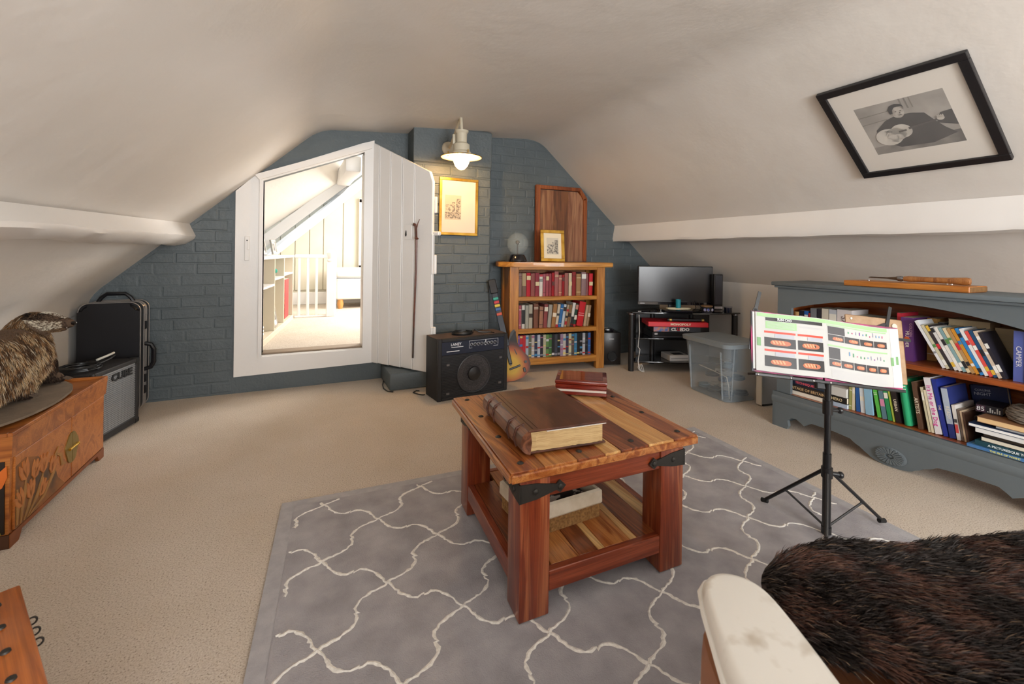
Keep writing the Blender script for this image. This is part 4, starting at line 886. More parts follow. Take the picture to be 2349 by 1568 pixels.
for pts in ([(.05,.055),(.06,.10),(.075,.15),(.08,.19)],[(.07,.055),(.10,.09),(.12,.13),(.13,.17)],[(.09,.055),(.15,.10),(.18,.14),(.19,.165)],[(.10,.055),(.20,.08),(.27,.14),(.28,.20),(.30,.22)],[(.28,.20),(.32,.18),(.33,.14),(.36,.13)],[(.03,.06),(.035,.12),(.03,.18)]): leafs(q,pts,.009,-.0047)
tag(q.build('tulip_leaf',mat('8a6436',.5,col2='a4743c',ns=18),ct),None,None,kind='stuff')
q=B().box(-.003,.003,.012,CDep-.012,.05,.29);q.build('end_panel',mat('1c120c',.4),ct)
q=B();tulip(q,.045,.19,1.5,.1,-.0032,'y');tulip(q,.15,.20,1.4,-.2,-.0032,'y');tag(q.build('tulip_flower',mat('c9641e',.45),ct),None,None,kind='stuff')
q=B();leafs(q,[(.02,.05),(.04,.10),(.05,.15),(.045,.19)],.008,-.0032,'y');leafs(q,[(.06,.05),(.08,.10),(.07,.15),(.03,.17)],.010,-.0032,'y');leafs(q,[(.12,.05),(.13,.12),(.15,.20)],.008,-.0032,'y');tag(q.build('tulip_leaf',mat('8a8430',.45),ct),None,None,kind='stuff')
# mat board on the chest
CMx=Matrix.Translation((-.845,2.075,0))@Matrix.Rotation(CHA,4,'Z')
rn=random.Random(8);pl_=[]
for i in range(48):
    a=2*math.pi*i/48;pl_.append((-.985+.125*math.cos(a)*(1+rn.uniform(-.012,.012))*1.15,2.42+.335*math.sin(a)*(1+rn.uniform(-.008,.008))))
bd_=B().prism(pl_,'xy',CHh+.0005,CHh+.009).build('badger_board',mat('6b5c4c',.9,col2='7d6d5b',ns=12,bmp=.4));tag(bd_,'rough edged oval brown board lying on the painted chest under the badger','board')
# ---------------------------------------------------------------- stuffed badger
def meta(parts,res=.014):
    md=bpy.data.metaballs.new('m');md.resolution=res;md.render_resolution=res;md.threshold=.35
    for a,r0,c,r1 in parts:
        a=Vector(a);c=Vector(c);n=max(1,int((c-a).length/(min(r0,r1)*.45)))
        for i in range(n+1):
            t=i/n;e=md.elements.new(type='BALL');e.co=a.lerp(c,t);e.radius=(r0+(r1-r0)*t)*1.38
    o=bpy.data.objects.new('m',md);C.objects.link(o);dg=bpy.context.evaluated_depsgraph_get();dg.update()
    me=bpy.data.meshes.new_from_object(o.evaluated_get(dg));bpy.data.objects.remove(o);bpy.data.metaballs.remove(md);return me
def attr_mat(name,rough,spec=.2):
    m,nt,b=base(name,rough,spec=spec);a=nt.nodes.new('ShaderNodeAttribute');a.attribute_name='hair';nt.links.new(a.outputs['Color'],b.inputs['Base Color']);return m
def hair(name,m,roots,parent):
    """roots: (p, dir, length, width, root colour, tip colour); each hair is a two-segment blade"""
    vv=[];ff=[];cc=[];rn=random.Random(12)
    for p,d,l,w_,c0,c1 in roots:
        s=d.cross(Vector((rn.uniform(-1,1),rn.uniform(-1,1),rn.uniform(-1,1))));s=s.normalized()*w_;k=len(vv)
        q=p+d*l*.55;e=p+d*l+Vector((0,0,-l*.18))
        vv+=[p-s,p+s,q+s*.7,q-s*.7,e];ff+=[(k,k+1,k+2,k+3),(k+3,k+2,k+4)];cm=tuple((a+b_)/2 for a,b_ in zip(c0,c1));cc+=[c0,c0,cm,cm,c1]
    me=bpy.data.meshes.new(name);me.from_pydata([tuple(v) for v in vv],[],ff);at=me.color_attributes.new('hair','FLOAT_COLOR','POINT')
    at.data.foreach_set('color',[x for c in cc for x in (*c[:3],1)]);me.materials.append(m)
    o=bpy.data.objects.new(name,me);C.objects.link(o);o.parent=parent;o['kind']='stuff';return o
def surf_pts(me,n,rn):
    me.calc_loop_triangles();tr=[];tot=0
    for t in me.loop_triangles:
        tot+=t.area;tr.append((tot,t))
    import bisect
    ks=[a for a,_ in tr]
    for _ in range(n):
        t=tr[min(len(tr)-1,bisect.bisect(ks,rn.random()*tot))][1];a,c,e=[me.vertices[i] for i in t.vertices];u,v=rn.random(),rn.random()
        if u+v>1: u,v=1-u,1-v
        w_=1-u-v;yield a.co*w_+c.co*u+e.co*v,(a.normal*w_+c.normal*u+e.normal*v).normalized()
hb,hm,hn=Vector((-1.035,2.705,.672)),Vector((-.965,2.672,.682)),Vector((-.868,2.628,.676))
me=meta([((-1.045,2.655,.545),.098,(-1.03,2.50,.56),.112),((-1.03,2.50,.56),.112,(-1.03,2.30,.555),.115),((-1.03,2.30,.555),.115,(-1.03,2.20,.53),.09),
 ((-1.05,2.68,.60),.085,(-1.045,2.70,.66),.058),(hb,.053,hm,.044),(hm,.042,hn,.0175),((-.965,2.67,.655),.022,(-.895,2.638,.652),.011),
 ((-.985,2.69,.50),.042,(-.982,2.725,.42),.032),((-.982,2.725,.412),.03,(-.94,2.715,.407),.022),((-1.09,2.70,.50),.045,(-1.09,2.73,.41),.03),
 ((-.985,2.44,.50),.055,(-.975,2.445,.43),.034),((-.975,2.445,.413),.032,(-.945,2.43,.408),.022),((-1.08,2.28,.48),.05,(-1.08,2.25,.41),.032),
 ((-1.05,2.745,.705),.014,(-1.055,2.75,.712),.012),((-1.005,2.675,.712),.013,(-1.008,2.672,.724),.010)])
me.name='body';bg=bpy.data.objects.new('badger',me);C.objects.link(bg)
FURB,nt,b=base('badger_skin',.8,spec=.1);b.inputs['Base Color'].default_value=lin('5c4a3c')
me.materials.append(FURB);me.shade_smooth();tag(bg,'stuffed badger with striped head turned right standing on the oval board','badger')
ax=(hn-hb).normalized();sideN=ax.cross(Vector((0,0,1))).normalized()
L_=lambda h:lin(h)[:3]
rn=random.Random(21);rts=[]
me.update()
from mathutils import noise as mn
for p,n in surf_pts(me,52000,rn):
    t=(p-hb).dot(ax);rad=p-hb-ax*t
    if t>-.01 and p.z>.62 and (p-(hb+ax*t)).length<.058 and t>0:
        a=abs(math.atan2(rad.dot(sideN),rad.z))
        ctr=.95-.9*max(0,t)/.18*.3
        if a<.36: c=L_('8a7258') if t<.06 else L_('f0e6d2')
        elif a<1.12: c=L_('140d0b')
        elif a<2.35: c=L_('f2e6ce')
        else: c=L_('8a6e52')
        if t>.165: c=L_('2a201c')
        d=(n*.35-ax*1.0).normalized();l=.008+.006*max(0,.1-t)/.1;rts.append((p,d,l,.0009,tuple(x*.75 for x in c),c))
    elif (p.z<.53 and p.y>2.665) or (p.z<.44):
        c=L_('1f1612');d=(n*.5+Vector((0,0,-1))).normalized();rts.append((p,d,.012,.0011,c,L_('3a2a20')))
    else:
        v=mn.noise(p*14)+.5*mn.noise(p*40);c1=L_('e0bf92') if v>.05 else L_('a87c52') if v>-.22 else L_('4a3020')
        if rn.random()<.25: c1=L_('2a1e1a')
        if rn.random()<.15: c1=L_('e6d8bd')
        c0=L_('6a5038');d=(n*.42+Vector((0.08,-.45,-.75))+Vector((rn.uniform(-.25,.25),rn.uniform(-.25,.25),rn.uniform(-.2,.2)))).normalized()
        rts.append((p,d,rn.uniform(.025,.045)*(1.15 if p.z<.52 else .9),.0012,c0,c1))
bg.scale=(.93,.93,.93);bg.location=(-.0715,.178,CHh+.0098-.93*min(v.co.z for v in me.vertices))
zf=min(v.co.z for v in me.vertices)+.002
rts=[(p,d,l if p.z+(d.z-.18)*l>zf else max(.003,(p.z-zf)/(.18-d.z)*.98),w_,c0,c1) for p,d,l,w_,c0,c1 in rts if p.z>zf+.004]
hair('fur',attr_mat('badger_fur',.75),rts,bg)
B().ball(hn+ax*.012+Vector((0,0,.002)),.0125,(1,1,.8),10).build('nose',mat('120d0d',.25),bg)
for s in (-1,1): B().ball(hb.lerp(hn,.56)+sideN*s*.032+Vector((0,0,.020)),.006,n=8).build('eye',mat('080606',.1,coat=1),bg)
q=B()
for i in range(5): q.tube([hn+ax*(-.01-.011*i)+sideN*.010*(1)+Vector((0,0,-.014)),hn+ax*(-.01-.011*i)+sideN*.010+Vector((0,0,-.022))],[.002,.0006],5)
q.build('teeth',mat('efe8d8',.3),bg)['kind']='stuff'
for cx,cy in ((-.92,2.715),(-.925,2.425)):
    for k in range(4): B().tube([(cx,cy-.016+.011*k,.408),(cx+.018,cy-.018+.012*k,.400),(cx+.026,cy-.019+.013*k,.396)],[.003,.0026,.0008],6).build('claw',mat('5a4c40',.4),bg)
# ---------------------------------------------------------------- TV corner
def cp(lat,dep,z=0): return Vector((.4305*dep+.9026*lat,.9026*dep-.4305*lat,z))
GB=mat('0d0d10',.08,coat=.5);BP=mat('1a191b',.4)
TA=R(-24);ts=thing('tv_stand','black glass corner television stand with two lower shelves crammed with boxes','tv stand',(2.62,3.089,0),TA)
TMx=Matrix.Translation((2.62,3.089,0))@Matrix.Rotation(TA,4,'Z')
def onT(u,o,z): return TMx@Vector((u,o,z))
gp=[(-.045,-.01),(.0,-.035),(.25,-.065),(.45,-.075),(.65,-.065),(.90,-.035),(.945,-.01),(.82,.17),(.62,.30),(.28,.30),(.08,.17)]
for nm,z,s in (('top_shelf',.497,1),('middle_shelf',.275,.93),('bottom_shelf',.075,.93)):
    pts=[((x-.45)*s+.45,y*s+(.0 if s==1 else .012)) for x,y in gp];q=B().prism(pts,'xy',z,z+.012);bmesh.ops.bevel(q.bm,geom=q.bm.edges[:],offset=.002,segments=1,affect='EDGES');q.build(nm,GB,ts)
for x,y in ((0,0),(.90,0),(.27,.27),(.63,.27)):
    B().cyl((x,y,0),(x,y,.495),.024,n=20).build('leg',BP,ts)
B().box(.12,.80,.262,.268,.075,.49).build('back_panel',BP,ts)
for x in (0,.9): B().lathe([(.027,.485),(.029,.490),(.027,.497)],(x,0,0),20).build('chrome_collar',mat('9a9aa0',.2,.9),ts)
q=B().tube([onT(.045,-.065,.49),onT(.050,-.070,.35),onT(.040,-.065,.22),onT(.055,-.07,.20),onT(.040,-.07,.10),onT(.050,-.065,.03),onT(.075,-.06,.012),onT(.10,-.05,.006)],.003,6).build('white_cable',mat('d8d6d2',.5));tag(q,'thin white cable hanging behind the left leg of the television stand','cable')
q=B()
for k in range(4): q.tube([onT(.055+.008*k,-.045,.068),onT(.045+.015*k,-.048,.04),onT(.060+.012*k,-.043,.015),onT(.075+.01*k,-.03,.006)],.0025,5)
tag(q.build('cable_bundle',mat('d0cfcb',.5)),'bunch of white cable ends at the foot of the television stand','cable')
# television
tvA=R(-28)
tv=thing('television','black flat screen television on the corner stand','television',(2.735,3.145,.5096),tvA)
TW2=.650
B().box(0,TW2,0,.030,.052,.392,.006).build('casing',BP,tv)
B().box(.010,TW2-.010,-.0015,.0,.082,.383).build('screen',mat('1d1a1b',.25),tv)
B().box(.0,TW2,-.003,.0,.052,.078,.001).build('lower_bezel',BKG,tv)
B().box(.02,.06,-.004,-.003,.06,.066).build('label_strip',mat('b0b0b4',.4),tv)
B().box(.27,.36,.01,.03,.012,.06,.004).build('neck',BP,tv);B().prism([(x_,y_) for x_,y_ in rrect(.16,.47,-.015,.13,.05)],'xy',.0,.012).build('base',GB,tv)
# speakers
s1=thing('speaker','tall slim black satellite speaker right of the television on the stand','speaker',cp(1.735,3.90,.5096),R(-30))
B().box(0,.075,0,.07,.03,.33,.008,2).build('cabinet',BP,s1);B().box(.006,.069,-.004,.002,.07,.322,.003).build('grille',mat('24222a',.6),s1);B().box(-.004,.079,-.006,.075,.0,.03,.006).build('base',BKG,s1)
B().box(.004,.071,-.002,.0,.035,.055).build('chrome_strip',mat('8a8a90',.2,.9),s1)
s2=thing('subwoofer','black subwoofer box with round port on the carpet left of the television stand','speaker',(2.565,3.375,0),R(-62))
SW=.165
s2.rotation_euler=(0,0,R(-20));s2.location=cp(.826,4.08,0)
B().box(0,.165,0,.20,.008,.295,.006,2).build('cabinet',mat('1e1a19',.3),s2)
B().torus((.083,-.002,.085),.042,.005,'y',28,8).build('port_ring',mat('3a3a3e',.2,.6),s2)
B().cyl((.083,-.003,.085),(.083,-.001,.085),.040,n=28).build('port',mat('050505',.7),s2)
B().box(.055,.10,-.002,.0,.236,.242).build('badge',mat('c9c9cc',.3),s2)
g=B().box(.02,.10,.02,.09,0,.028,.008,2).build('game_controller_base',BKG);g.location=s2.location+Vector((.02,.02,.2955));g.rotation_euler=(0,0,R(-20));g.name='control_pod'
tag(g,'small black control pod lying on top of the subwoofer','control pod')
g=B().box(0,.05,0,.03,0,.008,.002).build('metal_tin',mat('a8a8a4',.3,.7));g.location=s2.location+Vector((.035,.04,.3245));tag(g,'tiny silver tin on the black pod above the subwoofer','tin')
# boxes on the stand
def tb_(name,label,cat,u,o,z,w_,d_,h,m,rz=0,extra=None):
    t=thing(name,label,cat,onT(u,o,z),TA+R(rz));B().box(0,w_,0,d_,0,h,.003).build('casing',m,t)
    if extra: extra(t)
    return t
def px_(t):
    B().box(.02,.40,-.002,0,.012,.016).build('chrome_line',mat('6a6a70',.3,.6),t);B().box(.02,.045,-.002,0,.03,.045).build('logo_mark',mat('b8b8bc',.3),t)
tb_('media_player','wide black hi-fi player on the middle shelf under the board game boxes','media player',.17,-.035,.2875,.43,.24,.055,mat('141316',.3),0,px_)
def cl_(t):
    B().box(-.001,.13,-.0015,.0,.004,.041).build('box_picture',mat('e08a3a',.5,col2='4a7ab8',ns=30),t)
    text('CL',.036,mat('f2f2ee',.5),t,frame_M((.172,-.002,.022),(1,0,0),(0,0,1)),.001,sx=1.1,bold=.0016)
    text('U',.036,mat('d02030',.5),t,frame_M((.211,-.002,.022),(1,0,0),(0,0,1)),.001,sx=1.1,bold=.0016)
    text('EDO',.036,mat('f2f2ee',.5),t,frame_M((.262,-.002,.022),(1,0,0),(0,0,1)),.001,sx=1.1,bold=.0016)
    B().box(-.002,.402,-.0008,.0,.044,.046).build('lid_edge',mat('2a2a30',.5),t)
tb_('board_game','dark board game box with colourful end lettered in white and red on the middle shelf','board game',.18,-.04,.343,.40,.25,.045,mat('3a3f48',.5),-2,cl_)
def mo_(t): text('MONOPOLY',.026,mat('f0dcc0',.5),t,frame_M((.27,-.002,.021),(1,0,0),(0,0,1)),.001,sx=1.15,bold=.0008)
tb_('board_game','long red board game box on top of the other game box','board game',.13,-.05,.3905,.50,.25,.040,mat('d3232f',.45),-5,mo_)
q=thing('cue_roll','black roll with brass ends lying on the red board game box','roll',onT(.30,-.03,.4455),TA+R(-4))
B().cyl((0,0,.0),(.30,0,.0),.013,n=14).build('roll',BP,q)
for x in (.0,.27): B().cyl((x+.015,0,0),(x+.035,0,0),.0145,n=14).build('brass_end',mat('b59a5a',.3,.8),q)
tb_('media_player','thin black set top box lying in front of the television','media player',.27,-.052,.5095,.24,.068,.018,BKG,-2)
q=tb_('disc_player','white disc player box on the bottom shelf of the television stand','disc player',.33,-.02,.0875,.175,.17,.050,mat('c9c7c6',.4),6)
B().box(.05,.14,.03,.10,.0495,.0515).build('picture_label',mat('2f2f33',.5),q);B().box(.01,.165,-.0015,0,.022,.025).build('disc_slot',mat('4a4a4e',.5),q)
q=tb_('game_controller','small tan controller at the back of the bottom shelf','controller',.40,.175,.1375+.002,.10,.05,.035,mat('8a7458',.6),0);q.location.z=.0875
cu=thing('tumbler','blue and teal tumbler standing before the television','cup',onT(.40,-.012,.528));B().lathe([(.018,0),(.02,.002),(.022,.09),(.020,.09),(.017,.004)],n=18,cap=False).build('glass',mat('2a8fa0',.2),cu);B().lathe([(.0185,.005),(.0205,.04)],n=18,cap=False).build('blue_band',mat('223a78',.3),cu)
coil('loop of cream cable lying before the television',onT(.40,-.012,.529),.036,2,.006,mat('cfc6a8',.5),seed=5,sx=2.6,rz=TA)
coil('tangle of thin black leads beside the television foot',onT(.60,.065,.512),.028,3,.0032,BLK,seed=6,sx=1.3,rz=TA)
for k,(a,c) in enumerate(((onT(.55,.030,.60),onT(.53,-.02,.5145)),(onT(.59,.022,.60),onT(.57,-.03,.5145)))):
    q=B().tube([a,(a+c)/2+Vector((.02,-.01,-.01)),c],.0035,6).build('cable',BLK);tag(q,'black lead hanging down from the television, %s'%('left one of two' if k==0 else 'right one of two'),'cable')
rd=thing('round_disc_holder','round flat black puck on the stand left of the television foot','puck',onT(.18,-.01,.5095));B().lathe([(.001,0),(.035,0),(.037,.008),(.03,.014),(.001,.016)],n=24).build('puck',BKG,rd)
rm=tb_('remote_control','black remote control with silver edge at the left end of the television stand','remote control',.045,-.03,.5095,.092,.035,.012,BKG,4);B().box(.002,.03,-.001,.0,.003,.009).build('silver_edge',SV,rm)
tn=thing('pencil_tub','short tub printed blue and white with brown top at the right of the stand','tub',onT(.635,-.045,.5095));B().lathe([(.04,0),(.042,.002),(.044,.05),(.0,.05)],n=22).build('tub',mat('1a1c2a',.4),tn);B().lathe([(.045,.052),(.045,.064),(.0,.066)],n=22).build('lid',mat('8a6a48',.6),tn)
q=B();
for a in (200,235,290): q.ball((.0435*math.cos(R(a)),.0435*math.sin(R(a)),.028),.013,(.9,.9,1),8)
q.build('blue_print',mat('3a56c8',.4,col2='e4e6ee',ns=60),tn)['kind']='stuff'
js=thing('glass_jar','dark blue glass jar with a pale flat lid standing right of the pencil tub','jar',onT(.83,-.02,.5095));B().lathe([(.03,0),(.032,.004),(.032,.045),(.0,.046)],n=20).build('jar',mat('1c2136',.15,coat=.5),js);B().lathe([(.036,.047),(.036,.052),(.0,.053)],n=20).build('lid',mat('8c8c90',.3),js)
# ---------------------------------------------------------------- storage tub, silver panel
TUA=R(-6);tu=thing('storage_tub','clear grey plastic storage tub with lid full of leads beside the television stand','storage tub',(2.615,2.120,0),TUA)
TP,nt,b=base('translucent_plastic',.25);b.inputs['Base Color'].default_value=lin('a9b4bb');b.inputs['Alpha'].default_value=.36
LIDP,nt,b=base('translucent_lid',.3);b.inputs['Base Color'].default_value=lin('8d969b');b.inputs['Alpha'].default_value=.86
def shell(q,r0,r1,z0,z1,n=8):
    a=rrect(*r0,n=n);c=rrect(*r1,n=n);k=len(a)
    q.faces([(x,y,z0) for x,y in a]+[(x,y,z1) for x,y in c],[(i,(i+1)%k,(i+1)%k+k,i+k) for i in range(k)])
q=B();shell(q,(.03,.30,.03,.40,.045),(.0,.33,.0,.43,.05),.004,.385);q.prism(rrect(.03,.30,.03,.40,.045),'xy',.003,.006);q.build('tub_wall',TP,tu)
q=B();shell(q,(-.018,.348,-.018,.448,.055),(-.022,.352,-.022,.452,.058),.375,.402);shell(q,(-.022,.352,-.022,.452,.058),(.01,.32,.01,.42,.05),.402,.408);q.prism(rrect(.01,.32,.01,.42,.05),'xy',.404,.409);q.build('lid',LIDP,tu)
q=B()
for (x,y,a) in ((.02,.06,0),(.02,.36,0)): q.tube([(x-.0,y,.02),(x-.02,y,.34)],.006,6)
q.tube([(.06,.025,.02),(.055,-.003,.37)],.006,6);q.build('rib',TP,tu)['kind']='stuff'
UX=Matrix.Translation((2.615,2.120,0))@Matrix.Rotation(TUA,4,'Z')
cols=['2a3a52','3a3f44','1f2024','c9c2b4','6a7a84','a9a294']
rn=random.Random(31);n_=0
for i,(u,o,z,r_) in enumerate([(.10,.10,.07,.05),(.22,.10,.07,.055),(.10,.22,.07,.055),(.22,.24,.07,.055),(.12,.34,.07,.045),(.22,.34,.07,.045),(.10,.12,.17,.05),(.22,.12,.17,.05),(.12,.26,.17,.055),(.22,.28,.17,.05),(.14,.14,.26,.045),(.22,.24,.26,.045)]):
    nm=['dark blue','charcoal','black','cream','slate','grey'][i%6]
    o_=coil('coil of %s lead inside the clear tub, %s layer'%(nm,['bottom','bottom','middle','top'][min(3,int(z*12)-0) if z<.25 else 3]),UX@Vector((u,o,z-.05)),r_*.72,4,.0065,mat(cols[i%6],.5),seed=i+9,rz=rn.uniform(0,3));o_['group']='coiled leads in the storage tub'
q=B().tube([UX@Vector(p) for p in ((.036,.30,.20),(.036,.16,.19),(.05,.055,.17),(.06,.045,.10),(.07,.05,.02))],.0035,6).build('cable',mat('c9bfae',.5));tag(q,'thin cream lead pressed against the near side of the clear tub','cable')
sp_=thing('silver_computer','upright silver flat computer case with pale left edge beside the grey bookcase','computer',(2.80,2.010,0),R(-8))
B().box(.012,.30,0,.038,.012,.435,.006,2).build('casing',mat('a4abb3',.3,.55),sp_);B().box(0,.012,-.003,.041,.008,.44,.004).build('pale_edge',mat('cfc6b8',.45),sp_)
B().box(.10,.20,-.001,0,.055,.062).build('badge',mat('8a9098',.3),sp_);B().box(.03,.28,.005,.033,0,.012).build('foot',BP,sp_)
# ---------------------------------------------------------------- grey bookcase
GC=plaster('slate_chalk_paint','5c6468','656d71',.55,.1,.2)
INN=wood('9a4f22','ad5f2c','84401a',0,4,.4,.2)
GX,GY2=2.60,1.765;gb=thing('bookcase','low slate grey painted bookcase with arched fascia and carved base under the sloping ceiling','bookcase',(GX,GY2,0),R(-90))
GBM=Matrix.Translation((GX,GY2,0))@Matrix.Rotation(R(-90),4,'Z')
def onG(u,o,z): return GBM@Vector((u,o,z))
GW,GD=1.17,.32
B().box(-.02,GW+.02,-.035,GD,.828,.850,.005,2).box(-.01,GW+.01,-.02,GD,.815,.829,.003).build('top',GC,gb)
fas=[(0,.20),(.083,.20),(.083,.700)]+[(.083+(GW-.166)*i/24,.700+.082*math.sin(math.pi*i/24)**.9) for i in range(1,24)]+[(GW-.083,.700),(GW-.083,.20),(GW,.20),(GW,.815),(0,.815)]
B().prism(fas,'xz',0,.02).build('arched_fascia',GC,gb)
for x in (.0,GW-.02): B().box(x,x+.02,.02,GD,.02,.815,.002).build('side_panel',GC,gb)
B().box(.02,GW-.02,GD-.015,GD-.005,.18,.815).build('back_panel',INN,gb)
for x in (.02,GW-.03): B().box(x,x+.01,.02,GD-.015,.2,.8).build('inner_lining',INN,gb)
B().box(.03,GW-.03,.008,GD-.015,.478,.503,.002).build('shelf',INN,gb);B().box(.03,GW-.03,.004,GD-.015,.183,.199,.002).build('shelf',INN,gb)
pl_=[(-.012,.20),(-.012,.0),(.075,.0),(.085,.02),(.080,.05),(.10,.072),(.13,.075),(.155,.062),(.175,.05),(.19,.062),(.215,.078),(.33,.078),(.41,.070),(.43,.055),(.455,.045),(.475,.030)]
pl_+=[(.585+.11*math.sin(a),.008+.03*(1-math.cos(a))) for a in [R(-78+13*i) for i in range(13)]]
half=[(x,z) for x,z in pl_ if x<=.475];pl_=half+[(.585-.098*math.cos(R(15*i)),.030-.030*math.sin(R(15*i))) for i in range(1,12)]+[(GW-x,z) for x,z in reversed(half)]
B().prism(pl_,'xz',-.018,.004).build('carved_plinth',GC,gb)
B().prism([(-.022,.165),(-.022,.150),(-.018,.14),(.0,.14),(.0,.20),(-.006,.20),(-.010,.185),(-.018,.178)],'yz',-.016,GW+.016).build('moulding',GC,gb)
for x in (-.012,GW-.004): B().box(x,x+.016,-.018,GD,.0,.19,.003).build('plinth_side',GC,gb)
DG=mat('4a5456',.6,bmp=.3)
B().lathe([(.064,0),(.066,.003),(.060,.006),(.0,.004)],n=36,M=Matrix.Translation((.585,-.018,.052))@Matrix.Rotation(R(90),4,'X')@Matrix.Diagonal((1,.62,1,1))).build('rosette',GC,gb)
rz_=gb.children[-1]
q=B()
for i in range(22):
    a=2*math.pi*i/22;c_,s_=math.cos(a),math.sin(a);q.prism([(.585+.018*c_-.002*s_,.052+.62*(.018*s_+.002*c_)),(.585+.056*c_-.006*s_,.052+.62*(.056*s_+.006*c_)),(.585+.060*c_,.052+.62*.060*s_),(.585+.056*c_+.006*s_,.052+.62*(.056*s_-.006*c_)),(.585+.018*c_+.002*s_,.052+.62*(.018*s_-.002*c_))],'xz',-.031,-.022)
tag(q.build('rosette_petal',GC,rz_),None,None,kind='stuff');B().ball((.585,-.023,.052),.012,(1,.4,.62),10).build('rosette_centre',GC,rz_)
def gbook(label,x0,x1,z0,h,col,o=.05,d=.19,lean=0,**k):
    return book(label,x1-x0-.0008,h,d,col,onG(x1 if lean>0 else x0,o,z0),R(-90),R(lean),**k)
US='upper shelf of the grey bookcase';Z1,Z2=.5036,.1996
ub=[(.04,.072,.17,'b08a58','tan',None,0),(.074,.10,.18,'20242e','black and blue',None,1),(.102,.124,.18,'2a62a8','blue',None,1),(.126,.136,.17,'a82a34','slim red',None,1),(.138,.172,.20,'77777a','grey',None,1),(.174,.198,.20,'26222a','black with white capitals','ARY',1),(.200,.236,.205,'cfc6b4','cream lettered','RUTH',1),(.238,.278,.205,'b9bcc2','pale grey',None,1),(.280,.352,.21,'d4ccca','wide white and pink','SARDIA',1),(.354,.372,.185,'c9bfae','slim cream',None,1),
 (.374,.420,.185,'24525c','teal lettered','MAN',1),(.422,.462,.185,'26404e','dark teal lettered','MAC',1),(.464,.508,.185,'5a3426','brown lettered','MAX',1),(.510,.552,.185,'231d20','black lettered','THE',1),(.556,.574,.225,'b8283a','slim red and white',None,1),(.578,.631,.208,'5e3474','wide purple lettered','MURDER',1),(.634,.674,.205,'b98d50','sand coloured',None,1),(.677,.700,.19,'4a4a50','charcoal and white',None,1)]
for i,(a,c,h,col,nm,tx,sf) in enumerate(ub):
    bd=None if tx else ban(i,'e0dccf')
    book_=gbook('%s paperback, %s from the left on the grey bookcase upper shelf'%(nm,ORD[i]),a,c,Z1,h,col,o=.19 if i in(16,17) else .09 if i!=15 else .075,d=.11 if i in(16,17) else .16,txt=tx,tcol='e8e2d4' if nm.find('cream')<0 and nm.find('white and')<0 else '7a6a6a',soft=sf,band=bd,group='paperbacks standing on the '+US,tsize=.020 if tx in('MURDER',) else None)
    if i==15:
        text('GOLDEN',.016,mat('c9a0b8',.5),book_,frame_M((.040,-.0025,.15),(0,0,-1),(1,0,0)));B().cyl((.026,-.0028,.105),(.026,-.001,.105),.011,n=16).build('orange_disc',mat('c0552c',.5),book_)
# slim leaning annuals and disc cases
ln=[('dcdcde',.225,'large white'),('c9c2a6',.205,'cream and black'),('3a3436',.205,'black topped white'),('d6d4d2',.20,'white with black block'),('e0dcd4',.20,'cream'),('7fa0a4',.20,'pale teal'),('d8c8a4',.20,'sand and pink'),('b08a5a',.20,'yellow and brown'),('c98a2f',.20,'orange'),('2f7fc0',.205,'bright blue'),('e2e0de',.205,'white and red'),('d8504a',.195,'red and green'),('1f4a70',.20,'navy and pink'),('c9b8a4',.20,'beige'),('26242e',.195,'black picture')]
x=.752;
for i,(col,h,nm) in enumerate(ln):
    wd=.0125;an=-28+ i*.3
    rn=random.Random(i+70);bd=[];z=rn.uniform(.03,.2)
    while z<.92:
        hh=rn.uniform(.05,.16);bd.append((z,z+hh,rn.choice(['e8e6e0','26262a','c8303a','3f80b8','d8b040','e0ded8','5a8a4a'])));z+=hh+rn.uniform(.2,.5)
    book('%s slim annual, %s of the leaning row on the grey bookcase'%(nm,ORD[i]),wd-.0008,h,.135,col,onG(x,.04,Z1+.0005),R(-90),R(an),bd if i else [(.3,.34,'8a8a8e')],soft=1,group='leaning annuals on the '+US,name='annual')
    x+=wd/math.cos(R(an))+.0
book('blue white lettered paperback upright right of the leaning annuals',.030,.205,.14,'5a68b0',onG(.972,.05,Z1),R(-90),0,None,'CAMPER','e8e8f0',1)
book('red and white speckled book, last upright at the right edge on the upper shelf',.05,.212,.15,'c9c0c0',onG(1.006,.045,Z1),R(-90),0,[(.02,.12,'e0dcdc'),(.15,.3,'c04a58'),(.34,.42,'2a3a5a'),(.46,.56,'d8707a'),(.6,.66,'2a2a2a'),(.7,.8,'5a8a5a'),(.88,1,'c8202a')],soft=1)
def flat(label,x0,x1,z0,h,col,o=.03,d=.2,rz=0,txt=None,tcol='e8e0d0',pitch=0,face=None,name='book',tsz=None,cat='book',paper='e3d9c2',sp=1):
    t=thing(name,label,cat,onG(x0,o,z0),(0,pitch,R(-90+rz)));w_=x1-x0;m=mat(col,.5)
    B().box(0,w_,0,d,h-.002,h).box(0,w_,0,d,0,.002).build('cover',m,t)
    if sp: B().box(0,w_,-.0012,.002,0,h,.0006).build('spine',m,t)
    B().box(.002,w_-.002,.002 if sp else -.0005,d-.003,.002,h-.002).build('pages',mat(paper,.85),t)
    if txt: text(txt,tsz or h*.62,mat(tcol,.5),t,frame_M((w_/2,-.002,h*.48),(1,0,0),(0,0,1)),bold=.0003)
    if face: B().box(.01,w_-.01,.01,d-.01,h,h+.0008).build('cover_picture',face,t)
    return t
for k in range(7): flat('%s cream paged book from bottom of the left back pile, upper shelf of grey bookcase'%ORD[k],.715,.86,Z1+.0305*k+.0003,.030,'c4b391',o=.185,d=.11,paper='cdbb97',sp=0)
for k in range(7): flat('%s cream paged book from bottom of the right back pile, grey bookcase'%ORD[k],.868,1.0,Z1+.0275*k+.0003,.027,'bfae8c',o=.20,d=.10,paper='c4b28e',sp=0)
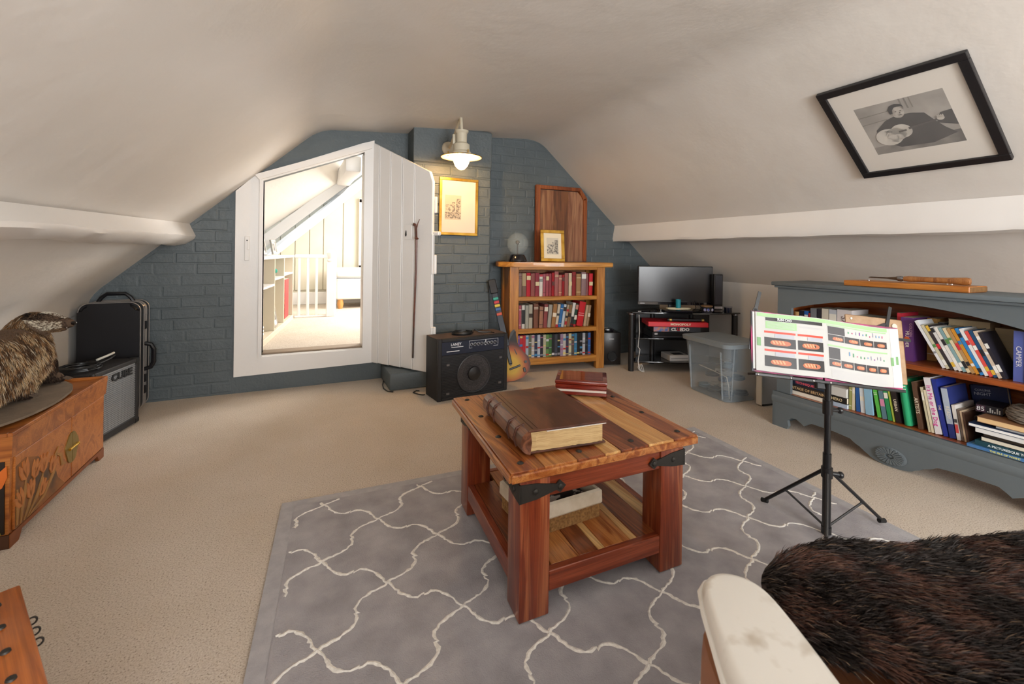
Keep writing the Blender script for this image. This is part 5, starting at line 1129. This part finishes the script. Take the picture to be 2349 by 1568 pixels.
# lower shelf, lying books at the left
flat('white bottom book of the left pile, lower shelf of grey bookcase',.038,.262,Z2,.022,'cfc9bd',o=.03,d=.2,sp=0,paper='e9e2d2')
flat('dark brown gold lettered book, middle of the left pile, grey bookcase',.040,.264,Z2+.0225,.034,'2c2420',o=.03,d=.2,txt='HERITAGE OF BRITAIN',tcol='c9a87a')
flat('dark blue book with red title, top of the left pile, grey bookcase',.042,.25,Z2+.057,.030,'1d2a3c',o=.035,d=.19,txt='TECHNIQUES',tcol='e05a6a')
flat('pale blue bottom book of the second pile, lower shelf of grey bookcase',.272,.368,Z2,.022,'a9b9cc',o=.03,d=.19,paper='dfe4ea')
flat('black cream lettered book, middle of the second pile, grey bookcase',.268,.366,Z2+.0225,.034,'1c1a18',o=.03,d=.19,txt='HERO',tcol='d8c49a')
flat('thick grey-white book, top of the second pile, grey bookcase',.270,.364,Z2+.057,.046,'c9c8c4',o=.03,d=.19,paper='d8d6d0')
lb=[(.369,.383,.125,'9a9a5a','slim olive',None,0,None),(.384,.396,.125,'d8cdb0','slim cream',None,0,None),(.404,.422,.13,'2a5a9a','blue',None,-3,None),(.425,.447,.135,'d5dde2','white and sky blue',None,-4,'6fa0c0'),(.500,.516,.14,'5ab84a','bright green',None,-10,None),(.521,.541,.135,'5f7f8a','slate teal with pink flower',None,-9,None),(.545,.563,.15,'2a8a52','mid green',None,-10,None),(.566,.573,.15,'a8b84a','slim lime and yellow',None,-10,None),(.578,.600,.165,'241c1c','black lettered','URBAN',-10,None),
 (.612,.640,.215,'1f9a66','tall emerald',None,-8,'7a8a5a'),(.665,.682,.215,'5a4030','brown lettered','ARTISTS',-8,None),(.703,.712,.20,'c9c0a0','slim cream and grey',None,-10,None),(.714,.724,.19,'ded2b4','second slim cream',None,-10,None),(.728,.753,.25,'e2dee0','tall white with pink title',"It's Me or the Dog",-11,None),(.757,.774,.25,'26348a','navy lettered','THE',-11,None),(.778,.800,.22,'2a3470','blue and grey lettered','READY',-9,'3a4a5a'),(.8035,.8155,.15,'d8d2cc','white with small red letters',None,-8.5,None)]
for i,(a,c,h,col,nm,tx,le,fc_) in enumerate(lb):
    dd=.19 if i!=3 else .06
    bd=None if tx else ban(i+1,'e6e2d4')
    if i==5: bd=[(.45,.7,'d88aa8')]
    if i==16: bd=[(.2,.45,'c84a4a'),(.5,.6,'4a4a4e')]
    t=gbook('%s book, %s upright from left, lower shelf of grey bookcase'%(nm,ORD[i]) if le else '%s book, %s upright from left, lower shelf of grey bookcase'%(nm,ORD[i]),a,c,Z2+.0005,h,col,o=.045,d=.18,lean=le,txt=tx,tcol='d8359a' if i==13 else 'e8dcc4',soft=1 if i not in (9,) else 0,band=bd,group='books on the lower shelf of the grey bookcase',tsize={13:.024,15:.018,10:.02,8:.017}.get(i))
    if i==15: B().box(-.0,.0215,-.002,-.0006,h*.28,h*.98).build('grey_spine_panel',mat('a9b4c4',.5),t)
t=gbook('white and sky blue book turned so its picture cover shows on the lower shelf',.450,.483,Z2+.0005,.13,'8ab4cc',o=.04,d=.012,lean=-5,soft=1);t['label']='sky blue picture cover facing out between the blue and green books, lower shelf'
# navy night book, turned outward
t=thing('book','navy book with silver title on its outward cover, lower shelf','book',onG(.800,.243,Z2+.0005),(0,R(-8),R(-90)),'books on the lower shelf of the grey bookcase')
B().box(0,.125,0,.003,0,.215).box(0,.125,.026,.029,0,.215).box(0,.004,0,.029,0,.215).build('cover',mat('1d2a50',.4),t);B().box(.003,.122,.003,.026,.003,.212).build('pages',mat('e3d9c2',.8),t)
text('COLLINS',.0135,mat('c4ccd8',.4),t,frame_M((.044,-.001,.195),(1,0,0),(0,0,1)));text('NIGHT',.019,mat('c4ccd8',.4),t,frame_M((.042,-.001,.178),(1,0,0),(0,0,1)))
for k in range(3): gbook('thin brown spined booklet, %s right of the white book, grey bookcase'%['just','second','third'][k],(.818+.0085*k),(.8255+.0085*k),Z2+.0005,.135-.004*k,['6a5a50','c0a88c','5a4034'][k],o=.05,d=.16,lean=-8.5,soft=1,group='thin booklets on the lower shelf',name='booklet',cat='booklet')
# pile at the right end of the lower shelf
flat('pale blue and green picture book at the bottom of the right hand pile, lower shelf',.848,1.082,Z2,.012,'4a7ab0',o=.006,d=.20,rz=0,txt='THE ISLE OF WIGHT',tcol='e8e48a',tsz=.010,face=mat('5a8fc8',.4,col2='7aa05a',ns=6))
flat('dark teal book with white title second in the right hand pile, lower shelf',.872,1.082,Z2+.0145,.020,'16424e',o=.012,d=.19,txt="A PICTURESQUE TOUR",tcol='dfe6e6',tsz=.0125)
flat('black book with cream page edges third in the right hand pile, lower shelf',.888,1.082,Z2+.035,.018,'26262a',o=.02,d=.19,sp=0,paper='d9d2be')
flat('dark patterned book fourth in the right hand pile, lower shelf',.893,1.082,Z2+.0535,.014,'3a3026',o=.03,d=.19)
flat('thick white magazine with red corner fifth in the right hand pile, lower shelf',.872,1.082,Z2+.068,.018,'dcdcda',o=.015,d=.19,paper='e6e6e4')
flat('white folder with navy cover sixth in the right hand pile, lower shelf',.850,1.082,Z2+.0865,.014,'24385a',o=.012,d=.19,sp=0,paper='e8e8e6')
flat('white booklet under the tan notebook in the right hand pile, lower shelf',.93,1.082,Z2+.101,.012,'d8dad8',o=.03,d=.16)
t=flat('tan spiral notebook with brown cover near the top of the right hand pile, lower shelf',.878,1.082,Z2+.1135,.022,'8a6242',o=.01,d=.19,sp=0,paper='d9b888')
q=B()
for i in range(9): q.torus((-.002,.01+.018*i,.011),.010,.0013,'y',10,4)
q.build('spiral_wire',mat('2a2a2c',.3,.6),t)['kind']='stuff'
t=flat('black book with white figures on the pile behind the tan notebook',.848,.930,Z2+.137,.034,'17151e',o=.085,d=.125,rz=8);B().box(.002,.03,-.003,.0,.003,.031).build('dark_red_label',mat('3a2030',.5),t);text('85',.026,mat('e0e0e0',.4),t,frame_M((.016,-.004,.016),(1,0,0),(0,0,1)))
q=B()
for i in range(6): q.box(.036+.007*i,.040+.007*i,-.003,-.001,.006,.010+.003*((i*5)%7))
q.build('white_figures',mat('b8b8b4',.5),t)['kind']='stuff'
wv=thing('woven_basket','oval woven grey wicker dish on top of the right hand pile','basket',onG(1.037,.10,Z2+.1365),R(-90))
WV=mat('8f877c',.8,col2='6e665c',ns=60)
q=B()
for j in range(7):
    z=.008+.0085*j;rr_=1-.10*((j-2.2)/4)**2*2.2
    n=40;pts=[]
    for i in range(n): a=2*math.pi*i/n;pts.append((.095*rr_*math.cos(a),.07*rr_*math.sin(a),z+.002*math.sin(10*a+j*3.14)))
    q.tube(pts,.0052,6,closed=True)
tag(q.build('wicker_strand',WV,wv),None,None,kind='stuff')
B().lathe([(.001,0),(.075,0),(.09,.02),(.088,.05),(.05,.066),(.001,.068)],n=28,M=Matrix.Diagonal((1,.74,1,1))).build('wicker_body',mat('6e665c',.9),wv)
# board with carving tool on top
cbd=thing('wooden_board','long honey coloured wooden board lying on top of the grey bookcase','board',onG(.343,.03,.851),R(-90))
B().box(0,.50,0,.17,0,.027,.003).build('plank',wood('b9702c','c9833a','a86224',0,4,.45),cbd);B().box(.497,.5015,.004,.166,.003,.024).build('end_grain',mat('8a6438',.7,col2='6e4c28',ns=30),cbd)
to=thing('wood_awl','old awl with long turned wooden handle and steel point lying on the wooden board','tool',onG(.63,.10,.8975),(0,0,R(-90+3)))
tx=Matrix.Rotation(R(90),4,'Y')
B().lathe([(.006,-.055),(.012,-.05),(.0145,-.03),(.013,.03),(.0135,.10),(.017,.16),(.018,.175),(.015,.188),(.0,.192)],n=20,M=tx).build('handle',wood('9a6232','ad7440','84502a',2,6,.35,.3),to)
B().lathe([(.0125,-.075),(.014,-.062),(.009,-.052)],n=18,M=tx).build('ferrule',mat('8a8a8c',.25,.9),to)
B().lathe([(.0012,-.20),(.0035,-.19),(.0042,-.12),(.008,-.085),(.0125,-.072)],n=12,M=tx).build('point',mat('5a4a3e',.4,.5),to)
for k,(u,o) in enumerate(((.44,.07),(.745,.09),(.765,.08))):
    t=thing('screw','tiny steel screw on the wooden board, %s'%['near its left end','left one of the right pair','right one of the right pair'][k],'screw',onG(u,o,.8785));B().lathe([(.003,0),(.0045,.002),(.004,.006),(.0,.007)],n=10).build('head',SV,t)
# ---------------------------------------------------------------- trunk corner at the lower left
tk=thing('trunk','orange wooden trunk with black iron studs, only its corner in view','trunk',(-.472,1.19,0),math.atan2(-.271,.137))
# local x runs towards the camera along the right edge, local -y is the side facing right
OR=wood('b25e1c','c8702a','94480f',0,3.2,.3,.3)
B().box(0,.55,-.40,0,.02,.34,.004).build('body',OR,tk);B().box(-.004,.554,-.404,.004,.3405,.352,.004,2).build('lid',OR,tk)
tk.scale=(1,1,1)
for i in range(5):
    for yy in (-.03,): B().lathe([(.007,0),(.006,.003),(.0,.004)],(.045+.075*i,yy,.352),10,M=Matrix.Identity(4)).build('iron_stud',IRON,tk)
for i in range(3): B().torus((.11+.035*i,.008,.335),.0065,.0016,'x',14,6).build('iron_ring',IRON,tk)
# ---------------------------------------------------------------- armchair with fur throw, near the camera
A0=cp(.75,.50,0);AM=Matrix.Translation(A0)@Matrix.Rotation(-YAW,4,'Z')
ac=thing('armchair','leather armchair with worn white arm and tan seat in the near right corner','armchair',A0,-YAW)
def al(lat,dep,z): return (lat-.75,dep-.50,z)
TAN=mat('8a5a3c',.45,col2='a06a48',ns=7,bmp=.2,bs=60);CRA=mat('e6e3dc',.5,col2='a8977e',ns=16,lo=.54,hi=.80,bmp=.2,bs=40)
def chai(p,k=2):
    for _ in range(k):
        o=[]
        for a,c in zip(p,p[1:]+p[:1]): o+=[(a[0]*.75+c[0]*.25,a[1]*.75+c[1]*.25),(a[0]*.25+c[0]*.75,a[1]*.25+c[1]*.75)]
        p=o
    return p
def slab_(q,pts,z0,z1,r):
    """pillow-edged slab from an outline"""
    pts=chai(pts);n=len(pts);cx=sum(p[0] for p in pts)/n;cy=sum(p[1] for p in pts)/n;rings=[]
    for k in range(7):
        a=math.pi*k/6;off=r*(1-math.sin(a));z=z0+(z1-z0)*(1-math.cos(a))/2
        ring=[]
        for x,y in pts:
            l=math.hypot(x-cx,y-cy);f=(l-off)/l;ring.append(al(cx+(x-cx)*f,cy+(y-cy)*f,z))
        rings.append(ring)
    vv=[v for r_ in rings for v in r_];ff=[(k*n+i,k*n+(i+1)%n,(k+1)*n+(i+1)%n,(k+1)*n+i) for k in range(6) for i in range(n)]+[tuple(range(n))[::-1],tuple(range(6*n,7*n))]
    return q.faces(vv,ff)
out=[(.250,.02),(.245,.30),(.258,.52),(.285,.66),(.298,.705),(.315,.725),(.342,.732),(.370,.722),(.388,.70),(.395,.66),(.402,.52),(.42,.30),(.44,.02)]
q=B();slab_(q,out,.445,.502,.022);q.build('arm_pad',CRA,ac,smooth=60)
q=B();pp=[al(x,y,.478) for x,y in out[:-1]];q.tube(pp,.0045,6);q.build('arm_piping',CRA,ac)
q=B();slab_(q,[(.262,.0),(.262,.5),(.275,.66),(.30,.69),(.36,.69),(.38,.65),(.385,.5),(.40,0)],.02,.448,.008);q.build('arm_panel',TAN,ac,smooth=60)
q=B();slab_(q,[(.41,.0),(.41,.60),(.44,.70),(.58,.80),(1.05,.85),(1.12,.83),(1.13,.60),(1.13,.0)],.12,.405,.03);q.build('seat_cushion',TAN,ac,smooth=60)
q=B();slab_(q,[(1.14,.0),(1.14,.55),(1.16,.70),(1.21,.74),(1.26,.70),(1.27,.55),(1.28,0)],.02,.45,.02);q.build('arm_panel',TAN,ac,smooth=60)
q=B();slab_(q,[(.26,-.16),(.26,.0),(1.28,.0),(1.28,-.16)],.10,.80,.03);q.build('backrest',TAN,ac,smooth=60)
# throw
def thr(u,v):
    dep=.34+v*.60;LL=.412+.39*max(0,(dep-.70)/.24)**2.6;lat=LL+u*(1.265-LL)
    z=.455+.035*math.sin(math.pi*u)*math.sin(math.pi*min(1,v*1.2))+.012*math.sin(9*u+3*v)+.010*math.sin(7*v+2)
    k=max(0,(v-.86)/.14);z-=.10*k*k;dep-=.01*k*k
    e=max(0,.12-u)/.12;z-=.02*e*e
    w_=max(0,(u-.78)/.22);z+=.09*w_*w_*(3-2*w_)
    return lat,dep,z
NU,NV=44,34;vv=[];ff=[];lo_=[]
def okp(u,v):
    lat,dep,z=thr(u,v);return dep>(.62-(lat-.45)*.75 if lat<.75 else .395)
for j in range(NV+1):
    for i in range(NU+1): vv.append(Vector(al(*thr(i/NU,j/NV))))
for j in range(NV):
    for i in range(NU):
        if okp((i+.5)/NU,(j+.5)/NV): a=j*(NU+1)+i;ff.append((a,a+1,a+NU+2,a+NU+1))
q=B();q.faces([tuple(v) for v in vv],ff)
bmesh.ops.delete(q.bm,geom=[v for v in q.bm.verts if not v.link_faces],context='VERTS')
bmesh.ops.recalc_face_normals(q.bm,faces=q.bm.faces)
r_=bmesh.ops.solidify(q.bm,geom=q.bm.faces[:],thickness=.008)
th=thing('fur_throw','shaggy dark brown faux fur throw spread over the armchair seat','throw',A0,-YAW)
cl=q.build('throw_cloth',mat('2a1e1a',.9),th,smooth=60)
me=cl.data;rn=random.Random(77);rts=[]
for p,n in surf_pts(me,90000,rn):
    if n.z<-.2: continue
    n=Vector((n.x,n.y,abs(n.z)))
    v=mn.noise(p*18);w_=mn.noise(p*7+Vector((5,2,1)));dx=Vector((.9+.5*w_,-.55+.6*mn.noise(p*11),0))
    d=(n*.50+dx*.8+Vector((rn.uniform(-.2,.2),rn.uniform(-.2,.2),rn.uniform(-.1,.2)))).normalized()
    c1=L_('1c1412') if v<.05 else L_('4a2e26') if v<.30 else L_('7a5446')
    if rn.random()<.22: c1=L_('5e5452')
    if rn.random()<.04: c1=L_('a88a70')
    rts.append((p,d,rn.uniform(.018,.036),.0008,L_('120c0a'),c1))
hair('fur',attr_mat('throw_fur',.45,.4),rts,th)
cu=thing('cushion','dusty pink cushion edge at the extreme right of the armchair','cushion',cp(.735,.53,.525),-YAW)
B().ball((.0,.0,.06),.06,(.75,1.15,1),18).build('cushion_cover',mat('b89a94',.8),cu)
